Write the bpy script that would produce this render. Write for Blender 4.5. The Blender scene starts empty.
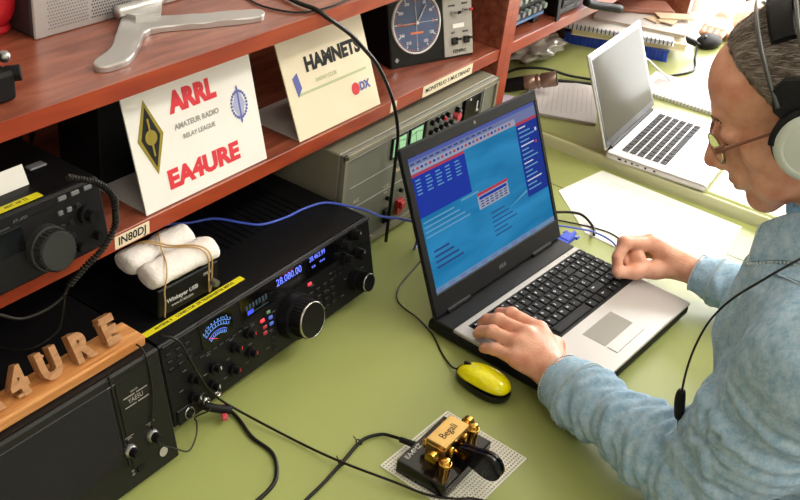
import bpy, bmesh, math, random
import numpy as np
from mathutils import Vector, Matrix, Euler, noise
random.seed(7)
PI = math.pi
SC = bpy.context.scene
COL = SC.collection
V = Vector

# ------------------------------------------------------------------ materials
def lin(h):
    h = h.lstrip('#')
    o = []
    for i in (0, 2, 4):
        c = int(h[i:i+2], 16) / 255
        o.append(c / 12.92 if c <= .04045 else ((c + .055) / 1.055) ** 2.4)
    return (*o, 1)

def mat(name, col, rough=.5, metal=0, emit=None, estr=0, bump=0, bscale=200, spec=None, vary=0, vscale=8, alpha=None, trans=0, coat=0, stretch=(1, 1, 1)):
    m = bpy.data.materials.new(name); m.use_nodes = True
    nt = m.node_tree; b = nt.nodes['Principled BSDF']
    c = lin(col) if isinstance(col, str) else col
    if spec is None: spec = .28 if max(c[:3]) < .02 and rough > .3 else .5
    b.inputs['Base Color'].default_value = c
    b.inputs['Roughness'].default_value = rough
    b.inputs['Metallic'].default_value = metal
    b.inputs['Specular IOR Level'].default_value = spec
    if coat: b.inputs['Coat Weight'].default_value = coat
    if trans: b.inputs['Transmission Weight'].default_value = trans
    if alpha is not None: b.inputs['Alpha'].default_value = alpha
    if emit:
        b.inputs['Emission Color'].default_value = lin(emit); b.inputs['Emission Strength'].default_value = estr
    tc = nt.nodes.new('ShaderNodeTexCoord'); mp = nt.nodes.new('ShaderNodeMapping')
    mp.inputs['Scale'].default_value = stretch
    nt.links.new(tc.outputs['Object'], mp.inputs['Vector'])
    nz = nt.nodes.new('ShaderNodeTexNoise'); nz.inputs['Scale'].default_value = vscale; nz.inputs['Detail'].default_value = 4
    nt.links.new(mp.outputs[0], nz.inputs['Vector'])
    v = vary or .04
    mx = nt.nodes.new('ShaderNodeMix'); mx.data_type = 'RGBA'
    mx.inputs[6].default_value = (*[x * (1 - v) for x in c[:3]], 1)
    mx.inputs[7].default_value = (*[min(1, x * (1 + v)) for x in c[:3]], 1)
    nt.links.new(nz.outputs['Fac'], mx.inputs[0]); nt.links.new(mx.outputs[2], b.inputs['Base Color'])
    if bump:
        n2 = nt.nodes.new('ShaderNodeTexNoise'); n2.inputs['Scale'].default_value = bscale; n2.inputs['Detail'].default_value = 3
        nt.links.new(mp.outputs[0], n2.inputs['Vector'])
        bp = nt.nodes.new('ShaderNodeBump'); bp.inputs['Strength'].default_value = bump; bp.inputs['Distance'].default_value = .002
        nt.links.new(n2.outputs['Fac'], bp.inputs['Height']); nt.links.new(bp.outputs[0], b.inputs['Normal'])
    return m

def wood(name, dark, light, rough, stretch, scale=6, bump=.05, contrast=(.35, .7)):
    m = mat(name, light, rough); nt = m.node_tree; b = nt.nodes['Principled BSDF']
    tc = nt.nodes.new('ShaderNodeTexCoord'); mp = nt.nodes.new('ShaderNodeMapping'); mp.inputs['Scale'].default_value = stretch
    nt.links.new(tc.outputs['Object'], mp.inputs['Vector'])
    n1 = nt.nodes.new('ShaderNodeTexNoise'); n1.inputs['Scale'].default_value = scale; n1.inputs['Detail'].default_value = 8; n1.inputs['Distortion'].default_value = 1.2
    nt.links.new(mp.outputs[0], n1.inputs['Vector'])
    r = nt.nodes.new('ShaderNodeValToRGB'); r.color_ramp.elements[0].position = contrast[0]; r.color_ramp.elements[1].position = contrast[1]
    r.color_ramp.elements[0].color = lin(dark); r.color_ramp.elements[1].color = lin(light)
    nt.links.new(n1.outputs['Fac'], r.inputs[0]); nt.links.new(r.outputs[0], b.inputs['Base Color'])
    bp = nt.nodes.new('ShaderNodeBump'); bp.inputs['Strength'].default_value = bump; bp.inputs['Distance'].default_value = .001
    nt.links.new(n1.outputs['Fac'], bp.inputs['Height']); nt.links.new(bp.outputs[0], b.inputs['Normal'])
    return m

M = {}
M['shelfwood'] = wood('shelf_wood', '#7a3c2a', '#a55e46', .27, (1.2, 9, 9), 5)
M['shelfwood'].node_tree.nodes['Principled BSDF'].inputs['Coat Weight'].default_value = .5; M['shelfwood'].node_tree.nodes['Principled BSDF'].inputs['Coat Roughness'].default_value = .3
M['edge'] = wood('edge_strip', '#8e3218', '#a84420', .4, (1.2, 9, 9), 5)
M['desk'] = mat('green_laminate', '#98a05c', .40, vary=.05, vscale=3, bump=.04, bscale=500)
M['fardesk'] = mat('pale_green_laminate', '#a4aa68', .34, vary=.03, vscale=3)
M['wall'] = mat('painted_wall', '#e4e0d6', .9, bump=.3, bscale=60)
M['ceil'] = mat('ceiling_paint', '#e8e6e0', .9)
M['floor'] = mat('floor_vinyl', '#8d8578', .5, vary=.1, vscale=3)
M['black'] = mat('black_paint', '#0d0d0f', .42, bump=.1, bscale=900)
M['blackmatte'] = mat('black_matte_plastic', '#0b0b0d', .6, bump=.1, bscale=700)
M['blackgloss'] = mat('black_gloss_plastic', '#0c0c0e', .15)
M['panel'] = mat('dark_grey_panel', '#121214', .38, bump=.08, bscale=900)
M['greypanel'] = mat('charcoal_panel', '#1a1a16', .45)
M['knobgrey'] = mat('knob_grey', '#2c2e2d', .4)
M['knob'] = mat('knob_rubber', '#121214', .35)
M['btn'] = mat('button_grey', '#1e1e22', .4)
M['btnlight'] = mat('button_light_grey', '#727276', .45)
M['chrome'] = mat('chrome', '#c8c8c8', .15, metal=1)
M['steel'] = mat('brushed_steel', '#a9a9ab', .3, metal=1)
M['alu'] = mat('aluminium', '#c4c2c0', .32, metal=.75)
M['silver'] = mat('silver_plastic', '#b9b5b2', .35, metal=.35)
M['brass'] = mat('polished_brass', '#d0a048', .16, metal=1)
M['gold'] = mat('satin_brass', '#d6b270', .3, metal=1)
M['white'] = mat('white_plastic', '#e2e0dc', .4)
M['paper'] = mat('white_paper', '#eceae4', .8)
M['paper2'] = mat('grey_paper', '#c9c2bd', .8, vary=.03)
M['cream'] = mat('cream_card', '#e8dcc0', .75)
M['print'] = mat('white_print', '#d8d8d8', .5)
M['ink'] = mat('black_ink', '#1b1b1b', .7)
M['greyink'] = mat('grey_ink', '#9b9693', .8)
M['redink'] = mat('red_ink', '#d8303c', .7)
M['blueink'] = mat('blue_ink', '#5a62a8', .7)
M['yellow'] = mat('yellow_tape', '#e4d822', .4)
M['yellowmouse'] = mat('yellow_gloss', '#fbf000', .16, coat=.5)
M['olive'] = mat('olive_ink', '#8f8020', .7)
M['red'] = mat('red_plastic', '#c4202a', .35)
M['pink'] = mat('pink_red_plastic', '#d04a58', .4)
M['blue'] = mat('blue_plastic', '#2848c8', .4)
M['bluecable'] = mat('blue_cable', '#4a63d0', .35)
M['cable'] = mat('black_cable', '#15130f', .45)
M['beige'] = mat('olive_grey_enamel', '#87826f', .4, vary=.04)
M['ampface'] = mat('grey_green_enamel', '#75776c', .45, vary=.04)
M['panelgrey'] = mat('light_grey_panel', '#a29e96', .45, vary=.05)
M['foam'] = mat('white_foam', '#f0eae4', .85, bump=.8, bscale=170)
M['rubber'] = mat('rubber_band', '#c9a56a', .6)
M['lightwood'] = wood('varnished_pine', '#b8743a', '#e0a468', .35, (2, 22, 22), 4)
M['letterwood'] = wood('carved_wood', '#96663c', '#b98a5c', .6, (6, 30, 6), 6, .15)
M['meshpad'] = mat('white_rubber_mesh', '#e6e2d6', .6)
M['copper'] = mat('copper_brown_metal', '#a08474', .35, metal=.6)
M['bluebook'] = mat('blue_cover', '#2246b8', .4)
M['kraft'] = mat('kraft_paper', '#c8b090', .8)
M['beigepages'] = mat('page_block', '#dccfae', .8)
M['leather'] = mat('brown_leather', '#a06a58', .5, vary=.15)
M['e_blue'] = mat('display_blue', '#0a1030', .4, emit='#3a50ff', estr=1.3)
M['e_bluetext'] = mat('display_text', '#203060', .4, emit='#6a7cff', estr=1.5)
M['e_cyan'] = mat('meter_scale', '#203060', .4, emit='#7ab0ff', estr=1.0)
M['e_red'] = mat('red_indicator', '#601020', .4, emit='#ff4050', estr=1.3)
M['e_redd'] = mat('dim_red_indicator', '#401018', .4, emit='#d03040', estr=.5)
M['e_green'] = mat('green_meter_lamp', '#a8c8a8', .4, emit='#70d890', estr=.35)
M['e_greenlamp'] = mat('green_lamp_glow', '#a8ffc8', .4, emit='#60ffa0', estr=1.6)
M['e_greenbtn'] = mat('green_key', '#5f8a66', .4)
M['bluebtn'] = mat('blue_key', '#4a62c0', .4, emit='#4a62d0', estr=.35)
M['glassdark'] = mat('display_window', '#08080a', .1)
M['screen_lit'] = None

# ------------------------------------------------------------------ mesh builder
def frame(o, x, y):
    x = V(x).normalized(); y = V(y); z = x.cross(y).normalized(); y = z.cross(x)
    m = Matrix((x, y, z)).transposed().to_4x4(); m.translation = V(o); return m
def T(x, y, z): return Matrix.Translation((x, y, z))
def RX(a): return Matrix.Rotation(a, 4, 'X')
def RY(a): return Matrix.Rotation(a, 4, 'Y')
def RZ(a): return Matrix.Rotation(a, 4, 'Z')
I4 = Matrix.Identity(4)

class MB:
    def __init__(s, base=None):
        s.v = []; s.f = []; s.mi = []; s.sm = []; s.B = base or I4
    def _add(s, bm, mtx, mi, smooth):
        mtx = s.B @ mtx; n = len(s.v)
        bm.verts.index_update()
        s.v += [tuple(mtx @ v.co) for v in bm.verts]
        flip = mtx.to_3x3().determinant() < 0
        for f in bm.faces:
            ids = [n + v.index for v in f.verts]
            s.f.append(ids[::-1] if flip else ids); s.mi.append(mi); s.sm.append(smooth)
        bm.free(); return s
    def box(s, c, size, bev=0, seg=1, mi=0, m=I4, taper=None):
        bm = bmesh.new(); bmesh.ops.create_cube(bm, size=1)
        for v in bm.verts:
            v.co = V((v.co.x * size[0], v.co.y * size[1], v.co.z * size[2]))
            if taper and v.co.z > 0: v.co.x *= taper[0]; v.co.y *= taper[1]
        if bev: bmesh.ops.bevel(bm, geom=list(bm.edges), offset=bev, segments=seg, affect='EDGES', profile=.5)
        return s._add(bm, m @ T(*c), mi, False)
    def span(s, a, b, **k):
        a, b = V(a), V(b)
        return s.box((a + b) / 2, [abs(x) for x in (b - a)], **k)
    def cyl(s, p0, p1, r0, r1=None, seg=20, mi=0, m=I4, cap=True, smooth=True, bev=0):
        r1 = r0 if r1 is None else r1; p0, p1 = V(p0), V(p1); d = p1 - p0
        if smooth and cap:
            seg_pts = [(0, 0), (r0, 0), (r0, 0), (r1, d.length), (r1, d.length), (0, d.length)] if not bev else [(0, 0), (r0, 0), (r0, 0), (r0 + (r1 - r0) * .5, d.length * .5), (r1, d.length - bev), (r1 - bev * .3, d.length - bev * .3), (r1 - bev, d.length), (r1 - bev, d.length), (0, d.length)]
            return s.lathe(seg_pts, p0, d, seg, mi, m)
        bm = bmesh.new(); bmesh.ops.create_cone(bm, cap_ends=cap, segments=seg, radius1=r0, radius2=r1, depth=d.length)
        q = V((0, 0, 1)).rotation_difference(d).to_matrix().to_4x4()
        return s._add(bm, m @ Matrix.Translation((p0 + p1) / 2) @ q, mi, smooth)
    def lathe(s, prof, p0=(0, 0, 0), axis=(0, 0, 1), seg=24, mi=0, m=I4):
        # profile (r,z); doubled points make a crease
        bm = bmesh.new(); rings = []
        for r, z in prof:
            if r < 1e-7: rings.append([bm.verts.new((0, 0, z))])
            else: rings.append([bm.verts.new((r * math.cos(2 * PI * i / seg), r * math.sin(2 * PI * i / seg), z)) for i in range(seg)])
        for k in range(len(rings) - 1):
            if prof[k] == prof[k + 1]: continue
            a, b = rings[k], rings[k + 1]
            for i in range(seg):
                j = (i + 1) % seg
                if len(a) == 1 and len(b) == 1: continue
                if len(a) == 1: bm.faces.new((a[0], b[j], b[i])) if False else bm.faces.new((a[0], b[i], b[j]))
                elif len(b) == 1: bm.faces.new((a[i], b[0], a[j]))
                else: bm.faces.new((a[i], b[i], b[j], a[j]))
        bmesh.ops.recalc_face_normals(bm, faces=bm.faces) if False else None
        for f in bm.faces: f.normal_flip()
        q = V((0, 0, 1)).rotation_difference(V(axis)).to_matrix().to_4x4()
        return s._add(bm, m @ Matrix.Translation(p0) @ q, mi, True)
    def ball(s, c, r, seg=20, mi=0, m=I4):
        r = (r, r, r) if not hasattr(r, '__len__') else r
        bm = bmesh.new(); bmesh.ops.create_uvsphere(bm, u_segments=seg, v_segments=max(6, seg // 2), radius=1)
        return s._add(bm, m @ T(*c) @ Matrix.Diagonal((*r, 1)), mi, True)
    def prism(s, pts, z0, z1, mi=0, m=I4, bev=0):
        bm = bmesh.new(); a = [bm.verts.new((x, y, z0)) for x, y in pts]
        f = bm.faces.new(a)
        if f.normal.z > 0 or sum((pts[i][0] * pts[(i + 1) % len(pts)][1] - pts[(i + 1) % len(pts)][0] * pts[i][1]) for i in range(len(pts))) > 0: f.normal_flip()
        e = bmesh.ops.extrude_face_region(bm, geom=[f])
        for v in e['geom']:
            if isinstance(v, bmesh.types.BMVert): v.co.z = z1
        if bev:
            ed = [x for x in bm.edges if abs(x.verts[0].co.z - z1) < 1e-7 and abs(x.verts[1].co.z - z1) < 1e-7]
            bmesh.ops.bevel(bm, geom=ed, offset=bev, segments=2, affect='EDGES', profile=.5)
        return s._add(bm, m, mi, False)
    def quad(s, pts, mi=0, m=I4):
        bm = bmesh.new(); bm.faces.new([bm.verts.new(p) for p in pts]); return s._add(bm, m, mi, False)
    def tube(s, pts, r, seg=8, mi=0, m=I4, smoothn=6, rfun=None, closed=False):
        P = curve(pts, smoothn, closed) if smoothn else [V(p) for p in pts]
        bm = bmesh.new(); rings = []; n = len(P); up = V((0.13, .21, 1)).normalized(); prev = None
        for i, p in enumerate(P):
            t = (P[(i + 1) % n] - P[i - 1]) if closed else (P[min(i + 1, n - 1)] - P[max(i - 1, 0)])
            t.normalize()
            a = (prev - t * prev.dot(t)) if prev else t.cross(up)
            if a.length < 1e-5: a = t.cross(V((1, 0, 0)))
            a.normalize(); prev = a; b = t.cross(a)
            rr = rfun(i / (n - 1)) * r if rfun else r
            rings.append([bm.verts.new(p + (a * math.cos(2 * PI * k / seg) + b * math.sin(2 * PI * k / seg)) * rr) for k in range(seg)])
        for i in range(n if closed else n - 1):
            A, Bq = rings[i], rings[(i + 1) % n]
            for k in range(seg):
                j = (k + 1) % seg; bm.faces.new((A[k], A[j], Bq[j], Bq[k]))
        if not closed: bm.faces.new(rings[0][::-1]); bm.faces.new(rings[-1])
        return s._add(bm, m, mi, True)
    def text(s, txt, pos, size, m=I4, mi=0, ext=.0001, align='CENTER', bold=0, sx=1):
        # lettering in the XY plane, z out
        cu = bpy.data.curves.new('t', 'FONT'); cu.body = txt; cu.size = size; cu.extrude = ext; cu.align_x = align; cu.align_y = 'CENTER'
        cu.offset = bold; cu.resolution_u = 3
        ob = bpy.data.objects.new('t', cu); COL.objects.link(ob)
        me = bpy.data.meshes.new_from_object(ob.evaluated_get(bpy.context.evaluated_depsgraph_get()))
        mt = s.B @ m @ T(*pos) @ Matrix.Diagonal((sx, 1, 1, 1)); n = len(s.v)
        s.v += [tuple(mt @ v.co) for v in me.vertices]
        for p in me.polygons: s.f.append([n + i for i in p.vertices]); s.mi.append(mi); s.sm.append(False)
        bpy.data.objects.remove(ob); bpy.data.curves.remove(cu); bpy.data.meshes.remove(me)
        return s
    def build(s, name, mats, parent=None, m=None, label=None):
        me = bpy.data.meshes.new(name); me.from_pydata(s.v, [], s.f)
        mats = mats if isinstance(mats, (list, tuple)) else [mats]
        for x in mats: me.materials.append(M[x] if isinstance(x, str) else x)
        me.polygons.foreach_set('material_index', s.mi); me.polygons.foreach_set('use_smooth', s.sm); me.update()
        o = bpy.data.objects.new(name, me); COL.objects.link(o)
        if parent is not None: o.parent = parent
        if m is not None: o.matrix_local = m
        if label: o['label'] = label
        return o

def curve(pts, n=6, closed=False):
    P = [V(p) for p in pts]; out = []; L = len(P)
    if L < 3 and not closed:
        return [P[0].lerp(P[-1], i / n) for i in range(n + 1)]
    for i in range(L if closed else L - 1):
        g = (lambda k: P[k % L]) if closed else (lambda k: P[max(0, min(L - 1, k))])
        p0, p1, p2, p3 = g(i - 1), g(i), g(i + 1), g(i + 2)
        for k in range(n):
            t = k / n
            out.append(.5 * ((2 * p1) + (p2 - p0) * t + (2 * p0 - 5 * p1 + 4 * p2 - p3) * t * t + (3 * p1 - p0 - 3 * p2 + p3) * t ** 3))
    if not closed: out.append(P[-1].copy())
    return out

def thing(name, label, cat, loc=(0, 0, 0), rz=0, group=None):
    o = bpy.data.objects.new(name, None); COL.objects.link(o); o.location = loc; o.rotation_euler = (0, 0, rz); o.empty_display_size = .02
    o['label'] = label; o['category'] = cat
    if group: o['group'] = group
    return o
def tag(o, label, cat, group=None, kind=None):
    o['label'] = label; o['category'] = cat
    if group: o['group'] = group
    if kind: o['kind'] = kind
    return o
def struct(o): o['kind'] = 'structure'; return o
def copyof(o, parent, m):
    c = o.copy(); COL.objects.link(c); c.parent = parent; c.matrix_local = m; return c
def rel(p, root):  # world point -> thing's local
    return root_inv(root) @ V(p)
def root_inv(root):
    return (Matrix.Translation(root.location) @ root.rotation_euler.to_matrix().to_4x4()).inverted()
def cableobj(name, pts, r, matn, label, cat='cable', seg=8, ends=None, n=6):
    b = MB(); b.tube(pts, r, seg, smoothn=n)
    o = b.build(name, matn)
    return tag(o, label, cat)

# ------------------------------------------------------------------ camera
CAMP = (-0.70415447, -0.72817863, 0.95385766)
yaw, pit, roll, F = 0.536952936, 0.560913305, 0.132204483, 1000.785
d = V((math.cos(pit) * math.cos(yaw), math.cos(pit) * math.sin(yaw), -math.sin(pit)))
r_ = V((math.sin(yaw), -math.cos(yaw), 0)); u_ = r_.cross(d)
r2 = math.cos(roll) * r_ + math.sin(roll) * u_; u2 = -math.sin(roll) * r_ + math.cos(roll) * u_
cam = bpy.data.cameras.new('camera'); cam.sensor_width = 36; cam.lens = F / 800 * 36; cam.clip_start = .02
co = bpy.data.objects.new('camera', cam); COL.objects.link(co)
cm = Matrix((r2, u2, -d)).transposed().to_4x4(); cm.translation = V(CAMP); co.matrix_world = cm
SC.camera = co
vs = SC.view_settings; vs.view_transform = 'Standard'; vs.look = 'None'; vs.gamma = 1; vs.use_curve_mapping = False; vs.exposure = 0.0
# ------------------------------------------------------------------ room
def slab(name, a, b, m):
    return struct(MB().span(a, b).build(name, m))
slab('floor', (-2.5, -3, -.85), (3.3, .5, -.75), 'floor')
slab('ceiling', (-2.5, -3, 1.9), (3.3, .5, 2.0), 'ceil')
slab('wall_back', (-2.5, .43, -.75), (3.3, .53, 1.9), 'wall')
slab('wall_left', (-2.6, -3, -.75), (-2.5, .43, 1.9), 'wall')
slab('wall_front', (-2.5, -3.1, -.75), (3.3, -3, 1.9), 'wall')
WX = 3.0
w = MB()
w.span((WX, -3, -.75), (WX + .15, .43, -.5)); w.span((WX, -3, 1.5), (WX + .15, .43, 1.9))
w.span((WX, .36, -.5), (WX + .15, .43, 1.5)); w.span((WX, -3, -.5), (WX + .15, -.80, 1.5))
struct(w.build('wall_right', 'wall'))
wf = MB()
for y in (-.78, -.22, .34): wf.span((WX + .03, y - .02, -.5), (WX + .07, y + .02, 1.5))
for z in (-.48, 1.48): wf.span((WX + .03, -.80, z - .02), (WX + .07, .36, z + .02))
wn = struct(wf.build('window_1', 'white'))
gl = MB().span((WX + .045, -.80, -.5), (WX + .05, .36, 1.5)).build('window_pane', mat('window_glass', '#ffffff', .0, trans=1, alpha=.15), wn)
# lights
def area(name, loc, size, energy, col, rot):
    l = bpy.data.lights.new(name, 'AREA'); l.shape = 'RECTANGLE'; l.size, l.size_y = size; l.energy = energy; l.color = col
    o = bpy.data.objects.new(name, l); COL.objects.link(o); o.location = loc; o.rotation_euler = rot; return o
area('window_daylight', (WX + .3, -.22, .5), (1.25, 2.1), 130, (1, .98, .95), (0, PI / 2, 0)).rotation_euler = (PI / 2, 0, PI / 2)
for i, (x, y) in enumerate(((1.0, -1.1), (2.1, -1.0), (.5, -2.4), (-1.2, -1.6))):
    area('ceiling_lamp', (x, y, 1.86), (1.2, .3), (21, 20, 18, 15)[i], (1, .95, .86), (0, 0, 0))
wd = bpy.data.worlds.new('world'); SC.world = wd; wd.use_nodes = True
wd.node_tree.nodes['Background'].inputs[0].default_value = (.9, .95, 1, 1); wd.node_tree.nodes['Background'].inputs[1].default_value = 1.5

# desks
root = thing('desk', 'long olive green laminate desk under the radios and open laptop', 'desk', (0, 0, 0))
MB().span((-1.3, -.585, -.03), (1.19, .42, 0), bev=.002).build('desk_top', 'desk', root)
for x, y in ((-1.2, -.5), (1.12, -.5), (-1.2, .36), (1.12, .36)): MB().span((x - .025, y - .025, -.75), (x + .025, y + .025, -.03)).build('leg', 'steel', root)
MB().box((1.038, -.08, .00015), (.0018, .99, .0003)).build('seam', 'ink', root)
root = thing('desk', 'paler green desk beyond, carrying the thin silver laptop and books', 'desk', (0, 0, 0))
MB().span((1.2, -.70, -.008), (2.36, .394, .025), bev=.0155, seg=6).build('desk_top', 'fardesk', root)
MB().span((1.1965, -.70, -.007), (1.2035, .394, .0235), bev=.003, seg=3).build('edge_strip', mat('painted_daylight_edge', '#d6d6ae', .4), root)  # added strip; its pale colour paints in daylight washing out the desk edge
for x, y in ((1.28, -.62), (2.28, -.62), (1.28, .36), (2.28, .36)): MB().span((x - .025, y - .025, -.75), (x + .025, y + .025, -.005)).build('leg', 'steel', root)

# shelf unit
SY, SYB = .119, .395
sh = thing('shelf_unit', 'reddish brown wooden shelf unit standing along the back of the desks', 'shelf', (0, 0, 0))
MB().span((-.9, SY, .2356), (.996, SYB, .2580), bev=.001).build('shelf_board', 'shelfwood', sh)
MB().span((-.9, SY, .4392), (.996, SYB, .4612), bev=.001).build('shelf_board', 'shelfwood', sh)
MB().span((1.045, SY, .2356), (2.155, SYB, .2580), bev=.001).build('shelf_board', 'shelfwood', sh)
MB().span((1.045, SY, .4392), (2.155, SYB, .4612), bev=.001).build('shelf_board', 'shelfwood', sh)
MB().span((.996, SY - .002, .001), (1.0205, SYB, .82), bev=.001).build('upright', 'shelfwood', sh)
MB().span((1.0205, SY - .002, .001), (1.045, SYB, .82), bev=.001).build('upright', 'shelfwood', sh)
MB().span((2.155, SY - .002, .0255), (2.180, SYB, .82), bev=.001).build('upright', 'shelfwood', sh)
MB().span((-.925, SY - .002, .001), (-.9, SYB, .82), bev=.001).build('upright', 'shelfwood', sh)
for a_, b_, zs in ((-.9, .996, .2356), (-.9, .996, .4392), (1.045, 2.155, .2356), (1.045, 2.155, .4392)): MB().span((a_, SY - .0016, zs), (b_, SY - .0001, zs + .0224)).build('edge_strip', 'edge', sh)
for a_, b_, z0 in ((.996, 1.0203, .001), (1.0207, 1.045, .001), (2.155, 2.180, .0255), (-.925, -.9, .001)): MB().span((a_, SY - .0036, z0), (b_, SY - .0021, .82)).build('edge_strip', 'edge', sh)
MB().span((-.9, SYB, .001), (2.18, SYB + .006, .4612)).build('back_panel', 'shelfwood', sh)
# labels taped to the shelf edge
def strip(name, x0, x1, z0, z1, txt, size, label, matn='cream', ink='ink', sx=1, y=SY):
    b = MB(frame(((x0 + x1) / 2, y - .0020, (z0 + z1) / 2), (1, 0, 0), (0, 0, 1)))
    b.box((0, 0, 0), (x1 - x0, z1 - z0, .0006)); b.text(txt, (0, 0, .0004), size, mi=1, sx=sx, bold=size * .02)
    return tag(b.build(name, [matn, ink]), label, 'label')
strip('shelf_label', .015, .073, .2375, .2565, 'IN80DJ', .0165, 'cream label strip reading IN80DJ on the shelf edge', sx=.95)
strip('shelf_label', .722, .893, .2358, .2570, 'MONSTRUO 3 MULTIBAND', .011, 'long cream lettered label on shelf edge below the round dial', sx=1.15)
strip('shelf_label', .622, .640, .238, .2565, 'T', .012, 'small cream label corner on shelf edge beside the black cable')
# ------------------------------------------------------------------ big transceiver
TL = .231
def knob(parent, u, h, r, l, Fm, name='knob', matn='knob', ring=False, seg=24, skirt=None, pointer=True, dimple=False):
    b = MB(Fm @ T(u, h, 0))
    if skirt: b.lathe([(0, 0), (skirt, 0), (skirt, 0), (skirt * .97, l * .45), (skirt * .97, l * .45), (r, l * .47)], seg=seg)
    n = 30
    b.lathe([(0, l * .4), (r, l * .4), (r, l * .4), (r * .97, l * .93), (r * .92, l), (r * .92, l), (0, l)], seg=max(seg, 18))
    if r > .009:
        for i in range(n):
            a = 2 * PI * i / n; b.box((r * .985 * math.cos(a), r * .985 * math.sin(a), l * .68), (r * .07, r * .07, l * .5), m=I4)
    mats = [matn]
    if ring: b.lathe([(r * .93, l * .985), (r * .955, l * 1.01), (r * .99, l * .99), (r * 1.0, l * .94)], seg=32, mi=1); mats.append('chrome')
    if pointer and not ring: b.box((0, r * .6, l), (r * .12, r * .5, .0006), mi=len(mats)); mats.append('print')
    if dimple: b.lathe([(0, l * .9), (r * .25, l * .93), (r * .3, l * 1.003)], p0=(r * .45, -r * .2, 0), seg=14, mi=len(mats)); mats.append('blackgloss')
    return b.build(name, mats, parent)
def button(parent, u, h, w, hh, d, Fm, matn='btn', name='button', label=None):
    b = MB(Fm @ T(u, h, 0)); b.box((0, 0, d / 2), (w, hh, d), bev=min(w, hh) * .15)
    return b.build(name, matn, parent, label=label)

R = thing('radio_transceiver', 'large black transceiver with lit frequency display and big tuning knob on the green desk', 'radio', (0, 0, 0), .01)
Fm = frame((0, 0, .015), (1, 0, 0), (0, math.sin(TL), math.cos(TL)))
S = frame((0, 0, 0), (0, 1, 0), (0, 0, 1))
b = MB(); H = .125; ty, tz = H * math.sin(TL), .015 + H * math.cos(TL)
b.prism([(.004, .016), (ty + .004, tz), (.33, tz), (.33, .012), (.02, .012)], .004, .458, m=S)
for i in range(26): b.box((.055 + i * .014, .2, tz + .0008), (.004, .16, .0016))
b.build('case', 'black', R)
b = MB(Fm); b.box((.231, H / 2 + .0, -.004), (.462, H, .010), bev=.003)
b.box((.231, H - .003, .003), (.455, .004, .004), bev=.001)
b.box((.231, .083, .0022), (.44, .0012, .0015))
b.box((.03, .012, .002), (.045, .022, .004), bev=.001)
b.build('front_panel', 'panel', R)
for x in (.04, .42):
    MB().cyl((x, .03, .0005), (x, .03, .016), .012).build('foot', 'blackmatte', R)
    MB().cyl((x, .30, .0005), (x, .30, .016), .012).build('foot', 'blackmatte', R)
# meter
b = MB(Fm); b.box((.102, .103, .0015), (.062, .044, .003), bev=.001, mi=0)
for k, (rr, mi) in enumerate(((.040, 1), (.034, 1), (.028, 2), (.022, 1))):
    c = (.102, .072)
    for j in range(28):
        a = math.radians(52 + j * 2.8); a2 = math.radians(52 + (j + 1) * 2.8)
        p = [(c[0] + q * math.cos(t_), c[1] + (q - .0005) * math.sin(t_) * .98, .0033) for q, t_ in ((rr, a), (rr, a2), (rr + .0008, a2), (rr + .0008, a))]
        b.quad(p[::-1], mi=mi)
        if j % 3 == 0 and k in (0, 1, 3): b.box((c[0] + (rr + .0025) * math.cos(a), c[1] + (rr + .002) * math.sin(a), .0034), (.0009, .003, .0004), mi=mi)
b.box((.092, .0915, .0036), (.017, .0007, .0004), mi=3, m=T(.092, .0915, 0) @ RZ(-.5) @ T(-.092, -.0915, 0))
for j in range(6): b.text('S13579'[j], (.084 + j * .0075, .1145 - abs(j - 2.5) * .0011, .0035), .0036, mi=1)
b.build('meter', ['glassdark', 'e_cyan', 'e_bluetext', 'e_red'], R)
# display
b = MB(Fm); b.box((.262, .1045, .0015), (.225, .036, .003), bev=.001)
b.text('28.080.00', (.256, .1110, .0033), .0160, mi=1, sx=.92, bold=.0001)
b.text('28.463.99', (.323, .1150, .0033), .0115, mi=1, sx=.86)
b.text('SUB', (.312, .1015, .0033), .005, mi=1); b.text('VFO-B', (.333, .1025, .0033), .0045, mi=1)
b.box((.252, .1195, .0032), (.030, .0012, .0004), mi=2)
for i in range(7): b.box((.162 + i * .0068, .103, .0032), (.0035, .0075, .0004), mi=3)
b.box((.168, .0945, .0033), (.012, .006, .0005), mi=4)
b.box((.19, .0925, .0033), (.03, .001, .0004), mi=3)
for i in range(9): b.box((.286 + i * .0065, .1195, .0033), (.003, .0008, .0004), mi=3)
b.build('display', ['glassdark', 'e_bluetext', 'e_redd', mat('dim_segments', '#1c2a30', .3, emit='#7fa0b0', estr=.12), 'e_blue'], R, label='lit blue frequency display reading 28.080.00')
knob(R, .253, .048, .0285, .042, Fm, 'tuning_knob', ring=True, seg=40, skirt=.036, dimple=True).__setitem__('label', 'large tuning knob with a bright rim')
knob(R, .407, .036, .0150, .032, Fm, 'tuning_knob', ring=True, seg=28, skirt=.018, dimple=False).__setitem__('label', 'smaller rimmed knob at the right end')
for u, h, r in ((.413, .113, .0085), (.418, .078, .0085), (.385, .108, .007), (.386, .083, .007)): knob(R, u, h, r, .02, Fm, skirt=r * 1.25, pointer=(r > .008))
for u, h in ((.128, .058), (.155, .036), (.084, .050), (.118, .028), (.076, .025), (.046, .054), (.158, .066), (.040, .028)):
    k = knob(R, u, h, .0058, .017, Fm, skirt=.0085)
    MB(Fm @ T(u, h, 0)).box((0, .003, .0174), (.0012, .0052, .0008)).build('pointer', 'redink' if u > .1 else 'print', k)
for u, h, mn in ((.190, .069, 'e_red'), (.193, .057, 'e_redd'), (.192, .048, 'e_redd'), (.204, .076, 'e_greenbtn'), (.207, .066, 'bluebtn'), (.207, .056, 'bluebtn'), (.300, .077, 'e_red')):
    button(R, u, h, .008, .0048, .003, Fm, mn, label={'e_red': 'glowing red key', 'e_redd': 'dim red key', 'e_greenbtn': 'green key', 'bluebtn': 'blue key'}[mn])
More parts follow.
